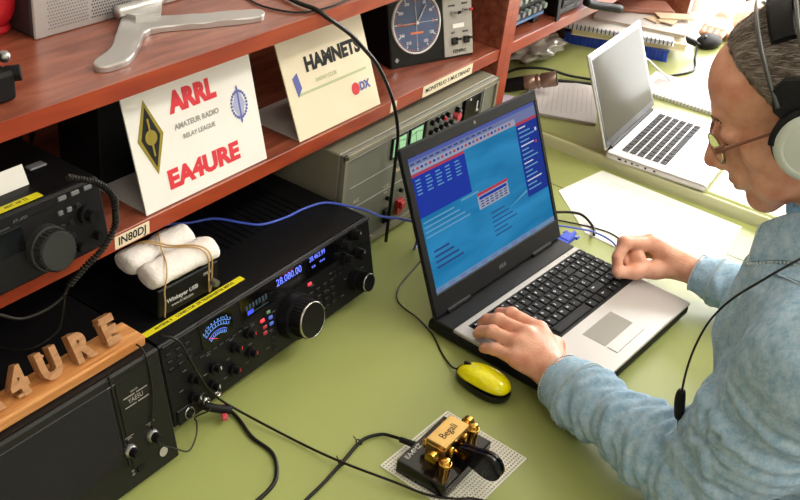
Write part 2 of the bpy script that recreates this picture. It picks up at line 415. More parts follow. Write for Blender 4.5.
for i in range(3):
    for j in range(4): button(R, .014 + i * .017, .085 + j * .011, .008, .0035, .0025, Fm, 'btn')
for i in range(9): button(R, .068 + i * .0125, .0745, .009, .003, .0025, Fm, 'btn')
for i in range(4):
    for j in range(4): button(R, .300 + i * .017, .022 + j * .0125, .009, .006, .003, Fm, 'btn')
for j in range(4): button(R, .207, .014 + j * .0095, .009, .004, .0025, Fm, 'btn')
for j in range(5): button(R, .36 + (j % 2) * .014, .062 + (j // 2) * .009, .007, .004, .0025, Fm, 'btn')
b = MB(Fm)
for j in range(40):
    u = .012 + (j * .0113) % .43; h = [.0185, .043, .068, .079][j % 4]
    b.box((u, h + .0035, .0012), (.007, .0008, .0006))
b.build('legends', 'btnlight', R)
b = MB(Fm @ T(.028, .010, 0)); b.lathe([(0, .004), (.0075, .004), (.0085, .005), (.009, .003), (.009, 0)], seg=24, mi=0)
for k in range(5): b.cyl((.004 * math.cos(k * 1.25), .004 * math.sin(k * 1.25), .003), (.004 * math.cos(k * 1.25), .004 * math.sin(k * 1.25), .0055), .001, mi=1)
b.build('microphone_socket', ['chrome', 'blackmatte'], R)
for u in (.060, .082): MB(Fm @ T(u, .010, 0)).lathe([(.003, 0), (.003, .006), (.0045, .006), (.006, .003), (.0065, 0)], seg=16).build('jack_socket', 'chrome', R)
# yellow tape strip on top front edge
b = MB(frame((-.006, .054, tz + .0004), (.197, -.002, 0), (0, 1, 0)))
b.box((.105, .004, 0), (.185, .010, .0006)); b.prism([(.0125, -.001), (.0125, .009), (.003, .004)], -.0003, .0004)
b.text('ANTENA 3    CONECTOR  DE TRANSVERTER METAL', (.105, .004, .0004), .0064, mi=1, bold=.0001)
b.build('label_tape', ['yellow', 'ink'], R, label='yellow lettered tape along the top edge')

# ------------------------------------------------------------------ speaker
SPK = thing('speaker', 'black desk speaker with wide cloth grille and two small knobs, carrying the wooden letters', 'speaker', (-.0215, -.032, 0))
Fs = frame((0, 0, .004), (1, 0, 0), (0, math.sin(TL), math.cos(TL)))
H2 = .163; W2 = .26
y2, z2 = H2 * math.sin(TL), .004 + H2 * math.cos(TL)
b = MB(); b.prism([(.004, .005), (y2 + .004, z2), (.30, z2), (.30, .004), (.02, .003)], -W2 + .002, -.002, m=S); b.build('case', 'black', SPK)
b = MB(Fs); b.box((-W2 / 2, H2 / 2, -.004), (W2, H2, .011), bev=.003); b.box((-W2 / 2 - .035, H2 - .012, .0022), (W2 - .075, .0012, .001), mi=1)
b.box((-.0785, .1, .0016), (.0015, .128, .003), mi=0)
b.box((-.0405, .091, .0020), (.066, .128, .0016), mi=0)
b.build('front_panel', ['greypanel', 'btnlight'], SPK)
b = MB(Fs); b.box((-.168, .097, .001), (.172, .112, .006), bev=.003); b.build('grille', mat('speaker_cloth', '#1b1b19', .85, bump=.9, bscale=900), SPK)
b = MB(Fs)
for x in (-.058, -.038):
    b.box((x, .1255, .0032), (.0175, .0011, .0004)); b.box((x, .1125, .0032), (.0175, .0011, .0004))
b.text('YAESU', (-.049, .119, .0032), .009, sx=.9); b.text('SPEAKER', (-.049, .130, .0032), .003)
for x in (-.070, -.036): b.text('LEVEL', (x, .072, .0032), .0028); b.box((x, .0745, .003), (.014, .0005, .0004))
b.build('lettering', 'silver', SPK)
for x, h in ((-.074, .056), (-.038, .056)):
    k = MB(Fs @ T(x, h, 0)); k.lathe([(0, 0), (.0092, 0), (.0092, 0), (.0092, .006), (.0068, .0090)], seg=24, mi=0)
    k.lathe([(.0062, .008), (.0058, .016), (.0050, .0185), (.0050, .0185), (0, .0185)], seg=20, mi=1)
    k.build('knob', ['steel', 'knob'], SPK)
b = MB(Fs @ T(-.063, .024, 0)); b.box((0, 0, .002), (.011, .008, .004), mi=0); b.box((-.012, .002, .0015), (.004, .003, .001), mi=1); b.box((-.012, -.003, .0015), (.004, .003, .001), mi=1)
b.build('input_socket', ['blackmatte', 'btnlight'], SPK)
MB(Fs @ T(-.026, .024, .0032)).cyl((0, 0, 0), (0, 0, .0006), .0065, smooth=False, seg=24).build('sticker', 'silver', SPK, label='small round silver sticker')
for x in (-.02, -.24):
    for y in (.03, .27): MB().cyl((x, y, .0003), (x, y, .0045), .01).build('foot', 'blackmatte', SPK)

# wooden name block and letters
zz = .004 + .163 * math.cos(TL) + .0005
WB = thing('name_block', 'varnished pine strip with raised wooden letters, lying on the black speaker', 'name sign', (-.026, .018, zz))
b = MB(); b.box((-.145, .021, .0075), (.285, .042, .015), bev=.0022, seg=2); b.build('base', 'lightwood', WB)
lx = [-.250, -.210, -.169, -.127, -.083, -.040]
for ch, x in zip('EA4URE', lx):
    b = MB(T(x, .0165, .0155) @ RX(PI / 2 - .55) @ RZ(0))
    b.text(ch, (0, .0155, .0), .045, ext=.0066, bold=.0026, sx=.90)
    for sx_ in ((-.007, .007) if ch in 'AR' else ((-.006, .004) if ch == 'E' else ((-.003, .006) if ch == '4' else (0,)))):
        b.box((sx_, .0022, 0), (.009, .0042, .0124), bev=.0008)
    if ch in 'EUR': b.box((-.007, .0295, 0), (.009, .0036, .0124), bev=.0008)
    b.build('letter', 'letterwood', WB, label='carved wooden letter ' + ch)

# ------------------------------------------------------------------ keyer box with foam
KB = thing('keyer_box', 'small black keyer box with a speed knob, standing on the large transceiver', 'keyer', (.094, .066, tz + .003), -.03)
b = MB(); b.box((0, .035, .022), (.108, .07, .044), bev=.0015)
b.text('Winkeyer', (-.018, -.0003, .020), .0095, m=RX(PI / 2) @ I4, mi=1) if False else b.text('Winkeyer USB', (-.012, .021, .0003), .0092, m=RX(PI / 2), mi=1, bold=.0002)
b.text('www.k1el.com', (-.012, .0115, .0003), .0065, m=RX(PI / 2), mi=1)
b.text('SPEED', (.034, .0335, .0003), .0062, m=RX(PI / 2), mi=1)
b.build('case', ['black', 'print'], KB)
kf = frame((.037, 0, .021), (1, 0, 0), (0, 0, 1))
knob(KB, 0, 0, .0052, .016, kf, 'knob', 'steel', pointer=False)
def foamroll(name, a, b_, r, label, pinch=None):
    bm = MB(); a, b_ = V(a), V(b_); dd = (b_ - a)
    bm.lathe([(0, 0), (r * .7, 0), (r * .96, r * .16), (r, r * .5)] + [(r * .98, r + (dd.length - 2 * r) * k / 12) for k in range(13)] + [ (r, dd.length - r * .5), (r * .96, dd.length - r * .16), (r * .7, dd.length), (0, dd.length)], a, dd, 28)
    zc = a.z
    for i, v in enumerate(bm.v):
        p = V(v); nn = noise.noise(p * 60) * .0016; z = zc + (p.z - zc) * .72 + nn
        if pinch is not None:
            w = math.exp(-((p.x - a.x - dd.length * pinch) / .012) ** 2) * .32; yc = a.y; p.y = yc + (p.y - yc) * (1 - w); z = zc + (z - zc) * (1 - w)
        bm.v[i] = (p.x + nn, p.y + nn, z)
    o = bm.build(name, 'foam'); return tag(o, label, 'foam')
fz = tz + .044 + .003
foamroll('foam_roll', (.034, .084, fz + .0160), (.150, .080, fz + .0160), .0215, 'white foam roll lying along the front of the keyer box under a rubber band')
foamroll('foam_roll', (.036, .128, fz + .0160), (.150, .126, fz + .0160), .0215, 'white foam roll behind the front roll on the keyer box, nearer the shelf', pinch=.42)
foamroll('foam_roll', (.020, .118, fz + .010), (.088, .120, fz + .010), .0150, 'short white foam piece at the left end of the keyer box') if False else None
def band(pts, label):
    bm = MB(); bm.tube([(x, y, (tz if l == 't' else fz) + z) for x, y, z, l in pts], .0011, 6); return tag(bm.build('rubber_band', 'rubber'), label, 'rubber band')
band([(.046, .0625, .006, 't'), (.045, .0600, .030, 't'), (.043, .0590, .004, 'f'), (.048, .0600, .024, 'f'), (.060, .0730, .0325, 'f'), (.078, .098, .0300, 'f'), (.086, .110, .0290, 'f'), (.10, .128, .0330, 'f'), (.112, .144, .026, 'f')], 'tan rubber band stretched over the left end of the foam rolls')
for k, (dx, w) in enumerate(((0, 'left strand of the pair by the knob'), (.006, 'right strand of the pair by the knob'))):
    band([(.128 + dx * .4, .0615, .006, 't'), (.125 + dx, .0600, .030, 't'), (.122 + dx, .0575, .014, 'f'), (.118 + dx, .0640, .0295, 'f'), (.108 + dx, .080, .0335, 'f'), (.092 + dx, .104, .0290, 'f'), (.076 + dx, .128, .0330, 'f'), (.066 + dx, .146, .024, 'f')], 'tan rubber band down the keyer box front, ' + w)

# ------------------------------------------------------------------ small transceiver on the shelf
FT = thing('radio_transceiver', 'small black transceiver with a large dial knob at the left end of the shelf', 'radio', (-.006, .100, .2585), 0)
t4 = .2; F4 = frame((-.232, 0, .008), (1, 0, 0), (0, math.sin(t4), math.cos(t4)))
b = MB(); hh = .088; yy, zz4 = hh * math.sin(t4), .008 + hh * math.cos(t4)
b.prism([(.004, .010), (yy + .004, zz4), (.215, zz4 - .002), (.215, .004), (.02, .003)], -.230, -.002, m=S); b.build('case', 'black', FT)
b = MB(F4); b.box((.116, hh / 2, -.003), (.232, hh, .010), bev=.003); b.box((.116, hh - .013, .0025), (.15, .001, .001)); b.build('front_panel', 'panel', FT)
b = MB(F4); b.text('FT-450', (.118, .0765, .0028), .0065, mi=0); b.text('HF/50MHz TRANSCEIVER', (.085, .0735, .0028), .0033); b.build('lettering', 'btnlight', FT)
b = MB(F4); b.box((.075, .055, .0015), (.085, .03, .004), bev=.001); b.build('display', 'glassdark', FT)
knob(FT, .1425, .032, .0245, .026, F4, 'tuning_knob', 'knobgrey', seg=40, skirt=.028, dimple=True, pointer=False)
knob(FT, .203, .050, .0075, .020, F4, skirt=.012, pointer=False); knob(FT, .211, .020, .006, .014, F4, pointer=False); knob(FT, .183, .016, .0065, .016, F4, pointer=False)
for i in range(3): button(FT, .176 + i * .0185, .0805, .0115, .0055, .004, F4, 'btnlight')
for i in range(3):
    for j in range(2): button(FT, .170 + i * .0125 - (j * .001), .064 - j * .017, .007, .006, .004, F4, 'btnlight' if j == 0 and i < 2 else 'btn')
for i in range(2): button(FT, .168 + i * .012, .031 - i * 0, .007, .006, .004, F4, 'btn')
b = MB(); b.box((-.075, .085, zz4 - .0005), (.045, .03, .0012)); b.box((-.035, .085, zz4 - .0003), (.024, .012, .003), bev=.001, mi=1)
for i in range(12): b.box((-.20 + i * .010, .12, zz4), (.003, .06, .001))
b.build('top_vent', ['panel', 'btnlight'], FT)
b = MB(frame((-.112, yy + .010, zz4 + .0006), (1, 0, 0), (0, 1, 0))); b.box((0, 0, 0), (.075, .011, .0006)); b.text('ANT. HF TS', (.005, 0, .0004), .0062, mi=1)
b.build('label_tape', ['yellow', 'ink'], FT, label='yellow lettered tape on the top edge')
tag(MB(frame((-.104, .155, .352), (1, 0, 0), (0, .45, 1))).box((0, 0, 0), (.06, .05, .0006)).build('paper_tag', ['paper', 'greyink']), 'small white card on top of the small shelf transceiver', 'card')

# black box and dark gear at the back of the lower shelf
BX = thing('equipment_box', 'plain black equipment box standing at the back of the shelf behind the white sign', 'equipment', (.160, .232, .2602))
b = MB(); b.box((0, .03, .062), (.15, .085, .124), bev=.002); b.build('case', 'blackmatte', BX)
for x in (-.05, .05): MB().box((x, .03, .0003), (.012, .07, .0008)).build('foot', 'blackmatte', BX)

# ------------------------------------------------------------------ signs
def soft_print(name, base, blobs):
    m = mat(name, base, .75); nt = m.node_tree; b = nt.nodes['Principled BSDF']
    return m
def sign(name, loc, w, h, tilt, label, facemat, draw, side='paper2'):
    r = thing(name, label, 'sign', loc)
    f = frame((0, 0, .001), (1, 0, 0), (0, math.sin(tilt), math.cos(tilt)))
    b = MB(f); b.box((w / 2, h / 2, -.001), (w, h, .002)); b.build('face', facemat, r)
    draw(f, r, w, h)
    yt, zt = h * math.sin(tilt), h * math.cos(tilt)
    b = MB(); b.prism([(.055 * .9, .0), (yt * .75 + .003, zt * .75), (yt * .75 + .005, zt * .75), (.10, .0)], w / 2 - .02, w / 2 + .02, m=S)
    b.box((w / 2, .062, .0008), (w - .006, .115, .0012)); b.build('stand', side, r)
    return r
def draw1(f, r, w, h):
    b = MB(f)
    cx, cy = .034, h * .60
    b.prism([(cx, cy - .050), (cx + .022, cy), (cx, cy + .050), (cx - .022, cy)], 0, .0006, mi=0)
    b.prism([(cx, cy - .040), (cx + .016, cy), (cx, cy + .040), (cx - .016, cy)], .0006, .0009, mi=1)
    b.cyl((cx, cy, .0008), (cx, cy, .0014), .010, mi=0, smooth=False); b.box((cx, cy, .0012), (.003, .05, .0008), mi=0)
    b.text('ARRL', (.118, h * .80, .0004), .037, mi=2, bold=.0022, sx=.95)
    b.text('AMATEUR RADIO', (.118, h * .60, .0004), .0105, mi=3, bold=.0003); b.text('RELAY LEAGUE', (.118, h * .50, .0004), .0090, mi=3, bold=.0002)
    b.text('EA4URE', (.115, h * .19, .0004), .034, mi=2, bold=.0018, sx=1.15)
    c2 = (.200, h * .58)
    for k in range(24):
        a = k * PI / 12; b.box((c2[0] + .015 * math.cos(a), c2[1] + .019 * math.sin(a), .0003), (.0035, .0035, .0006), mi=4)
    b.box((c2[0], c2[1], .0003), (.003, .052, .0006), mi=4); b.prism([(c2[0], c2[1] - .028), (c2[0] + .012, c2[1]), (c2[0], c2[1] + .028), (c2[0] - .012, c2[1])], 0, .0005, mi=5)
    b.build('print', ['olive', 'ink', 'redink', 'greyink', 'blueink', mat('pale_blue_ink', '#a8aed0', .7)], r)
sign('sign_card', (.076, .124, .2585), .236, .160, .28, 'white sign with red letters and a diamond emblem, leaning on the shelf', 'paper', draw1)
def draw2(f, r, w, h):
    b = MB(f)
    b.text('GRUNDIG', (.118, h * .68, .0004), .032, mi=0, bold=.0012, sx=1.0) if False else b.text('HAMNETS', (.122, h * .70, .0004), .031, mi=0, bold=.0016, sx=1.0)
    b.box((.110, h * .44, .0003), (.17, .004, .0006), mi=1); b.text('RADIO CLUB', (.095, h * .52, .0004), .009, mi=1)
    b.cyl((.158, h * .27, 0), (.158, h * .27, .0006), .010, mi=2, smooth=False); b.text('DX', (.182, h * .27, .0004), .018, mi=3, bold=.001)
    b.prism([(.022, h * .42), (.034, h * .5), (.030, h * .66), (.018, h * .62)], 0, .0006, mi=3)
    b.build('print', ['ink', mat('pale_green_ink', '#b8bf98', .7), 'redink', 'blueink'], r)
sign('sign_card', (.388, .124, .2585), .212, .152, .40, 'cream sign with dark lettering and a red dot, leaning beside the white sign', 'cream', draw2)
# ------------------------------------------------------------------ round dial controller (clock-like) on the shelf
CK = thing('rotator_controller', 'black box with a big round compass dial, leaning back on the shelf', 'controller', (.74, .198, .2585), -.31)
tc_ = .28; FC = frame((0, 0, .002), (1, 0, 0), (0, math.sin(tc_), math.cos(tc_)))
b = MB(); yk_, zk_ = .156 * math.sin(tc_), .002 + .156 * math.cos(tc_)
b.prism([(.001, .0005), (yk_ + .001, zk_), (.125, zk_ - .004), (.125, .0005)], -.002, .196, m=S); b.build('case', 'black', CK)
b = MB(FC); b.box((.097, .078, -.0035), (.198, .156, .007), bev=.0025); b.build('front_panel', 'black', CK)
b = MB(FC); b.box((.159, .076, .001), (.071, .147, .003), bev=.0008)
b.build('control_panel', 'panelgrey', CK, label='light grey panel with four switches')
b = MB(FC); b.box((.159, .0585, .0032), (.028, .008, .0006)); b.build('paper_strip', 'paper', CK)
b = MB(FC)
for x, y, t_ in ((.144, .096, 'POWER'), (.176, .098, 'BRAKE'), (.145, .046, 'LEFT'), (.176, .046, 'RIGHT'), (.160, .118, 'ROTATOR'), (.160, .011, 'KENPRO')):
    b.text(t_, (x, y, .0028), .0048 if t_ != 'KENPRO' else .0085, bold=.0002)
b.build('legends', 'ink', CK)
for x, y, mm in ((.145, .083, 'blackmatte'), (.174, .086, 'red')):
    b = MB(FC @ T(x, y, .0025)); b.cyl((0, 0, 0), (0, 0, .003), .004, mi=0); b.tube([(0, 0, .002), (.003, 0, .007), (.007, .0005, .009)], .0018, mi=0, smoothn=2); b.tube([(.006, 0, .0085), (.013, .001, .011)], .0026, mi=1, smoothn=2)
    b.build('toggle_switch', ['steel', mm], CK)
for x, y in ((.147, .031), (.176, .031)):
    b = MB(FC @ T(x, y, .0025)); b.box((0, 0, .003), (.013, .013, .006), bev=.001); b.box((.008, .003, .007), (.012, .004, .004), bev=.001); b.build('lever_switch', 'blackgloss', CK)
# dial
dc = (.060, .075); rd = .0545
b = MB(FC @ T(dc[0], dc[1], 0))
b.lathe([(0, .0012), (rd, .0012)], seg=48, mi=0)
b.lathe([(rd - .0012, .0015), (rd - .0008, .004), (rd + .0016, .004), (rd + .0022, 0)], seg=48, mi=1)
for k in range(72):
    a = k * PI / 36; L_ = .0055 if k % 6 == 0 else .0028
    b.box((0, rd - .006 - L_ / 2 + .003, .0016), (.0007 if k % 6 else .0015, L_, .0004), m=RZ(a), mi=2 if k % 6 else 3)
for k, t_ in enumerate(('N', '30', '60', 'E', '120', '150', 'S', '210', '240', 'W', '300', '330')):
    a = PI / 2 - k * PI / 6; b.text(t_, (.040 * math.cos(a), .040 * math.sin(a), .0016), .0075, mi=3 if k % 3 else 2, bold=.0002)
for k in range(12):
    a = PI / 2 - k * PI / 6; b.cyl((.0465 * math.cos(a), .0465 * math.sin(a), .0013), (.0465 * math.cos(a), .0465 * math.sin(a), .002), .0013, mi=3, seg=10)
b.box((0, 0, .0015), (.09, .0006, .0004), mi=3); b.box((0, 0, .0015), (.0006, .09, .0004), mi=3)
b.box((0, -.018, .0016), (.030, .0035, .0006), mi=2)
b.build('dial', [mat('dial_blue', '#4a5a7c', .25), 'white', mat('dial_orange', '#e8804a', .5), 'print'], CK, label='blue compass dial with a white rim')
b = MB(FC @ T(dc[0], dc[1], 0))
b.tube([(0, 0, .004), (.022, .030, .004)], .0012, mi=0, smoothn=2); b.tube([(0, 0, .0035), (-.038, -.002, .0035)], .0009, mi=1, smoothn=2); b.tube([(0, 0, .0035), (-.003, .030, .0035)], .0006, mi=0, smoothn=2)
b.cyl((0, 0, .001), (0, 0, .0055), .003, mi=0)
b.build('needle', ['print', mat('needle_orange', '#f0804a', .5)], CK)
b = MB(FC @ T(.011, .013, .0)); b.box((0, 0, .0006), (.007, .007, .001), m=RZ(PI / 4)); b.build('emblem', 'steel', CK)

# ------------------------------------------------------------------ beige amplifier under the shelf
AM = thing('amplifier', 'olive grey amplifier with two green lit meters, standing under the shelf behind the laptop', 'amplifier', (.473, .099, 0), 0)
AW, AH = .500, .206
FA0 = frame((0, 0, .008), (1, 0, 0), (0, 0, 1)); FA = frame((.102, 0, .008), (1, 0, 0), (0, 0, 1))
b = MB(); b.span((0, .008, .010), (AW, .285, .008 + AH), bev=.002); b.build('case', 'beige', AM)
b = MB(FA0)
b.box((AW / 2, AH / 2, -.005), (AW, AH, .008), bev=.0015, mi=0)
b.box((AW / 2, AH - .0045, .001), (AW, .009, .006), bev=.001, mi=1)
b.box((AW - .0035, AH / 2, .001), (.007, AH, .006), mi=1); b.box((.0035, AH / 2, .001), (.007, AH, .006), mi=1)
b.box((AW / 2, AH - .0100, .0042), (AW, .0012, .0008), mi=2)
b.box((AW / 2, .006, .001), (AW, .012, .007), mi=1); b.box((AW / 2, .136, -.0005), (AW * .9, .0009, .0012), mi=2); b.box((AW / 2, .093, -.0005), (AW * .9, .0009, .0012), mi=2)
b.build('front_panel', ['ampface', 'beige', 'silver'], AM)
for u in (.055, .108):
    b = MB(FA @ T(u + .004, .170, 0)); b.box((0, 0, 0), (.045, .042, .004), bev=.001, mi=0); b.box((.0, .001, .0022), (.037, .034, .0012), mi=1)
    b.box((0, -.018, .003), (.006, .004, .001), mi=2)
    b.box((-.002, .002, .0032), (.0007, .026, .0004), mi=3, m=RZ(.3)); 
    for k in range(9): b.box(((k - 4) * .0038, .012 - abs(k - 4) * .0008, .0030), (.0006, .003, .0004), mi=3)
    b.build('meter', ['blackmatte', 'e_green', 'e_greenlamp', 'ink'], AM, label='green lit meter')
MB(FA @ T(.142, .170, 0)).box((0, 0, .0), (.006, .05, .003)).build('divider', 'blackmatte', AM)
b = MB(FA @ T(.205, .168, 0)); b.box((0, 0, -.0006), (.118, .052, .003), bev=.001); b.build('jack_panel', 'ampface', AM)
for i in range(6):
    for j in range(2):
        if i == 5 and j: continue
        mn = 'red' if (i, j) == (4, 0) else 'blackgloss'
        b = MB(FA @ T(.159 + i * .0172, .183 - j * .020 + (0 if mn != 'red' else -.011), 0)); b.cyl((0, 0, 0), (0, 0, .009), .0052, mi=0, seg=14); b.cyl((0, 0, .009), (0, 0, .013), .003, mi=1, seg=12)
        if mn == 'red': continue
        b.build('binding_post', [mn, 'redink' if (i, j) == (2, 0) else 'btnlight'], AM)
b = MB(FA @ T(.243, .171, 0)); b.cyl((0, 0, 0), (0, 0, .012), .0078, seg=18); b.build('binding_post', 'pink', AM, label='pinkish red terminal')
b = MB(FA @ T(.302, .166, 0)); b.box((0, 0, .001), (.066, .062, .006), bev=.003); b.box((0, 0, .0042), (.058, .054, .001), bev=.0004)
b.build('black_module', 'blackgloss', AM)
b = MB(FA @ T(.318, .168, .0052)); b.box((0, 0, 0), (.003, .022, .001)); b.box((.003, -.009, 0), (.007, .003, .001)); b.box((-.028, .022, 0), (.004, .004, .001)); b.build('module_mark', 'print', AM)
MB(FA @ T(.3425, .166, .002)).box((0, 0, 0), (.0012, .066, .004)).build('trim_line', 'silver', AM)
b = MB(FA); b.text('TRIO KENWOOD', (.052, .120, .0), .011, align='LEFT', bold=.0003); b.text('ALC', (-.055, .105, 0), .009); b.cyl((-.045, .05, 0), (-.045, .05, .001), .012, smooth=False); b.text('ON', (.034, .086, 0), .006); b.text('AC 220V', (.034, .100, 0), .005)
b.build('legends', 'cream', AM)
b = MB(FA @ T(.082, .040, 0)); b.box((0, 0, .003), (.020, .030, .006), bev=.001); b.box((0, .005, .0085), (.014, .014, .007), bev=.0015); b.build('rocker_switch', 'red', AM, label='red rocker switch')
b = MB(FA @ T(.040, .038, 0)); b.box((0, 0, .003), (.017, .028, .006), bev=.001); b.box((0, -.004, .007), (.013, .013, .005), bev=.001); b.build('rocker_switch', 'blackmatte', AM)
for u in (.040, .082): MB(FA @ T(u, .073, 0)).cyl((0, 0, 0), (0, 0, .006), .004).build('indicator', 'blackmatte', AM)
for x in (.03, AW - .03):
    for y in (.03, .26): MB().cyl((x, y, .0003), (x, y, .012), .012).build('foot', 'blackmatte', AM)
# ------------------------------------------------------------------ open laptop
LP = thing('laptop', 'open black and silver laptop with a bright blue screen, under the typing hands', 'laptop', (.6107, -.1492, 0), -.0813)
b = MB(); b.box((.006, -.125, .0145), (.372, .28, .019), bev=.005, seg=2); b.build('base', 'blackmatte', LP)
b = MB(); b.box((.006, -.149, .0265), (.370, .232, .007), bev=.0025, seg=2); b.build('palm_rest', 'silver', LP, label='silver deck around the keys')
b = MB(); b.box((.006, -.0135, .0262), (.370, .038, .006), bev=.001); b.build('hinge_cover', 'panel', LP)
for x in (-.12, .13): MB().cyl((x - .03, .003, .0305), (x + .03, .003, .0305), .0065).build('hinge', 'blackmatte', LP)
for x in (-.15, .16):
    for y in (-.02, -.24): MB().cyl((x, y, .0004), (x, y, .0055), .01).build('foot', 'blackmatte', LP)
for i in range(4):
    MB().box((.135 + i * .014, -.0395, .0302), (.009, .004, .0008), bev=.0003).build('media_button', 'alu', LP)
b = MB(); b.box((-.030, -.001 - .2, .0300), (.0001, .0001, .0001)) if False else None
b.box((.0125, -.203, .0300), (.092, .042, .0008), bev=.0003); b.build('touchpad', mat('touchpad_grey', '#8e8a80', .5), LP)
b = MB(); b.box((.0125, -.237, .0303), (.092, .018, .0014), bev=.0005); b.build('touchpad_button', 'silver', LP)
# keyboard
kw = .0187; kx0, ky0 = -.152, -.046
b = MB(); b.box((.017, -.1035, .0300), (.342, .119, .0012), bev=.0004); KBD = b.build('keyboard', 'blackmatte', LP)
rows = [
    [('Esc', 1)] + [('F%d' % i, 1) for i in range(1, 13)] + [('Ins', 1), ('Del', 1), ('Prt', 1), ('Num', 1), ('Hm', 1)],
    [('º', .9)] + [(c, 1) for c in "1234567890'¡"] + [('<-', 1.6)] + [('7', .87), ('8', .87), ('9', .87), ('-', .89)],
    [('Tab', 1.4)] + [(c, 1) for c in 'QWERTYUIOP`+'] + [('', 1.1)] + [('4', .87), ('5', .87), ('6', .87), ('+', .89)],
    [('Caps', 1.7)] + [(c, 1) for c in "ASDFGHJKLÑ´Ç"] + [('', .8)] + [('1', .87), ('2', .87), ('3', .87), ('*', .89)],
    [('Shift', 1.2)] + [(c, 1) for c in '<ZXCVBNM,.-'] + [('Shift', 2.3)] + [('0', .87), ('^', .87), ('.', .87), ('/', .89)],
    [('Ctrl', 1.3), ('Fn', 1), ('Win', 1), ('Alt', 1.1), ('', 5.6), ('Gr', 1), ('', 1), ('Ctrl', 1.5)] + [('<', .9), ('v', .9), ('>', .9), ('Ent', 1.2)]]
hts = [.0155, .0195, .0195, .0195, .0195, .0195]; yk = ky0 - .0005
keym = mat('key_black', '#141416', .6, spec=.2)
nk = 0
for r, row in enumerate(rows):
    x = kx0; tot = sum(w for _, w in row); sc = .338 / tot
    for ch, w in row:
        ww = w * sc; b = MB(T(x + ww / 2, yk - hts[r] / 2, .0306))
        b.box((0, 0, .0016), (ww - .0018, hts[r] - .0018, .0032), bev=.0007, taper=(.9, .86))
        if ch: b.text(ch, (-ww * .14, hts[r] * .12, .0032), .0060 if len(ch) == 1 else .0038, mi=1, bold=.00012)
        if nk < 100: b.build('key', [keym, 'print'], KBD)
        nk += 1; x += ww
    yk -= hts[r]
# lid
tl = .422; FL = frame((0, .002, .0315), (1, 0, 0), (0, math.sin(tl), math.cos(tl)))
b = MB(FL)
# frame bezel as four bars around the panel, thin lid shell behind
X0, X1, Y0, Y1 = -.180, .196, .0, .275; sx0, sx1, sy0, sy1 = -.166, .188, .035, .256
b.span((X0, Y0, -.006), (X1, Y1, -.0015), bev=.002)
b.span((X0, Y0, -.002), (X1, sy0, .003), bev=.0015); b.span((X0, sy1, -.002), (X1, Y1, .003), bev=.0015)
b.span((X0, sy0 - .002, -.002), (sx0, sy1 + .002, .003), bev=.0008); b.span((sx1, sy0 - .002, -.002), (X1, sy1 + .002, .003), bev=.0008)
LID = b.build('lid', 'blackmatte', LP)
# glossy screen picture
def emis(name, col, st=1.0):
    m = bpy.data.materials.new(name); m.use_nodes = True; b = m.node_tree.nodes['Principled BSDF']
    b.inputs['Base Color'].default_value = (.01, .01, .012, 1); b.inputs['Roughness'].default_value = .35
    b.inputs['Emission Color'].default_value = lin(col); b.inputs['Emission Strength'].default_value = st * .66; b.inputs['Specular IOR Level'].default_value = 0; return m
wall = emis('screen_wallpaper', '#1690c8'); nt = wall.node_tree; pb = nt.nodes['Principled BSDF']
tc = nt.nodes.new('ShaderNodeTexCoord'); mp = nt.nodes.new('ShaderNodeMapping'); mp.inputs['Scale'].default_value = (2, 1, 9); mp.inputs['Rotation'].default_value = (0, .25, 0)
nz = nt.nodes.new('ShaderNodeTexNoise'); nz.inputs['Scale'].default_value = 3; nz.inputs['Distortion'].default_value = .6
rp = nt.nodes.new('ShaderNodeValToRGB'); rp.color_ramp.elements[0].color = lin('#0c82bc'); rp.color_ramp.elements[0].position = .35; rp.color_ramp.elements[1].color = lin('#30a0dc'); rp.color_ramp.elements[1].position = .72
nt.links.new(tc.outputs['Object'], mp.inputs[0]); nt.links.new(mp.outputs[0], nz.inputs[0]); nt.links.new(nz.outputs[0], rp.inputs[0]); nt.links.new(rp.outputs[0], pb.inputs['Emission Color'])
E_ = [wall, emis('ui_lilac', '#7e88b8'), emis('ui_violet', '#5a68b8'), emis('ui_red', '#c8405a'), emis('ui_blue', '#1038b4'), emis('ui_panelblue', '#0c34a0'), emis('ui_grey', '#b0b4c8'), emis('ui_white', '#e0e8f8'), emis('ui_darktext', '#2a4a8a'), emis('ui_dimtext', '#6fb0d8'), emis('ui_taskbar', '#7aa0c8')]
b = MB(FL)
def q(x0, x1, y0, y1, mi, z=.0005): b.quad([(x0, y0, z), (x1, y0, z), (x1, y1, z), (x0, y1, z)], mi=mi)
q(sx0, sx1, sy0, sy1, 0, 0)
q(sx0, sx1, .2495, sy1, 2); q(sx0, sx1, .2415, .2495, 1); q(sx0, .1225, .2305, .2415, 6); q(.1225, sx1, .2325, .2415, 1)
for i in range(26): q(sx0 + .006 + i * .0105, sx0 + .012 + i * .0105, .2345, .2385, 2 + (i % 3), .0007)
for i in range(14): q(sx0 + .004 + i * .016, sx0 + .014 + i * .016, .2443, .2468, 8, .0007)
q(sx0, -.028, .2255, .2300, 3); q(sx0, -.028, .160, .2255, 4)
for i in range(5):
    for j in range(5): q(-.158 + i * .025, -.146 + i * .025 + (i * j % 3) * .002, .218 - j * .0055, .2200 - j * .0055, 9, .0007)
q(.1225, sx1, .2275, .2325, 3); q(.1225, sx1, .100, .2275, 5)
for j in range(15): q(.128, .150 + (j * 7 % 5) * .006, .2205 - j * .0078, .2228 - j * .0078, 9 if j % 4 else 7, .0007)
q(.171, .177, .186, .190, 3, .0007); q(.176, .182, .206, .212, 7, .0007)
q(-.018, .070, .1245, .1525, 6, .0009); q(-.018, .070, .1475, .1525, 3, .0011); q(-.014, .066, .1405, .1455, 4, .0011)
for j in range(3):
    for i in range(6): q(-.012 + i * .0135, -.003 + i * .0135, .1275 + j * .0043, .1295 + j * .0043, 8, .0012)
q(-.060, -.012, .154, .157, 9, .0007)
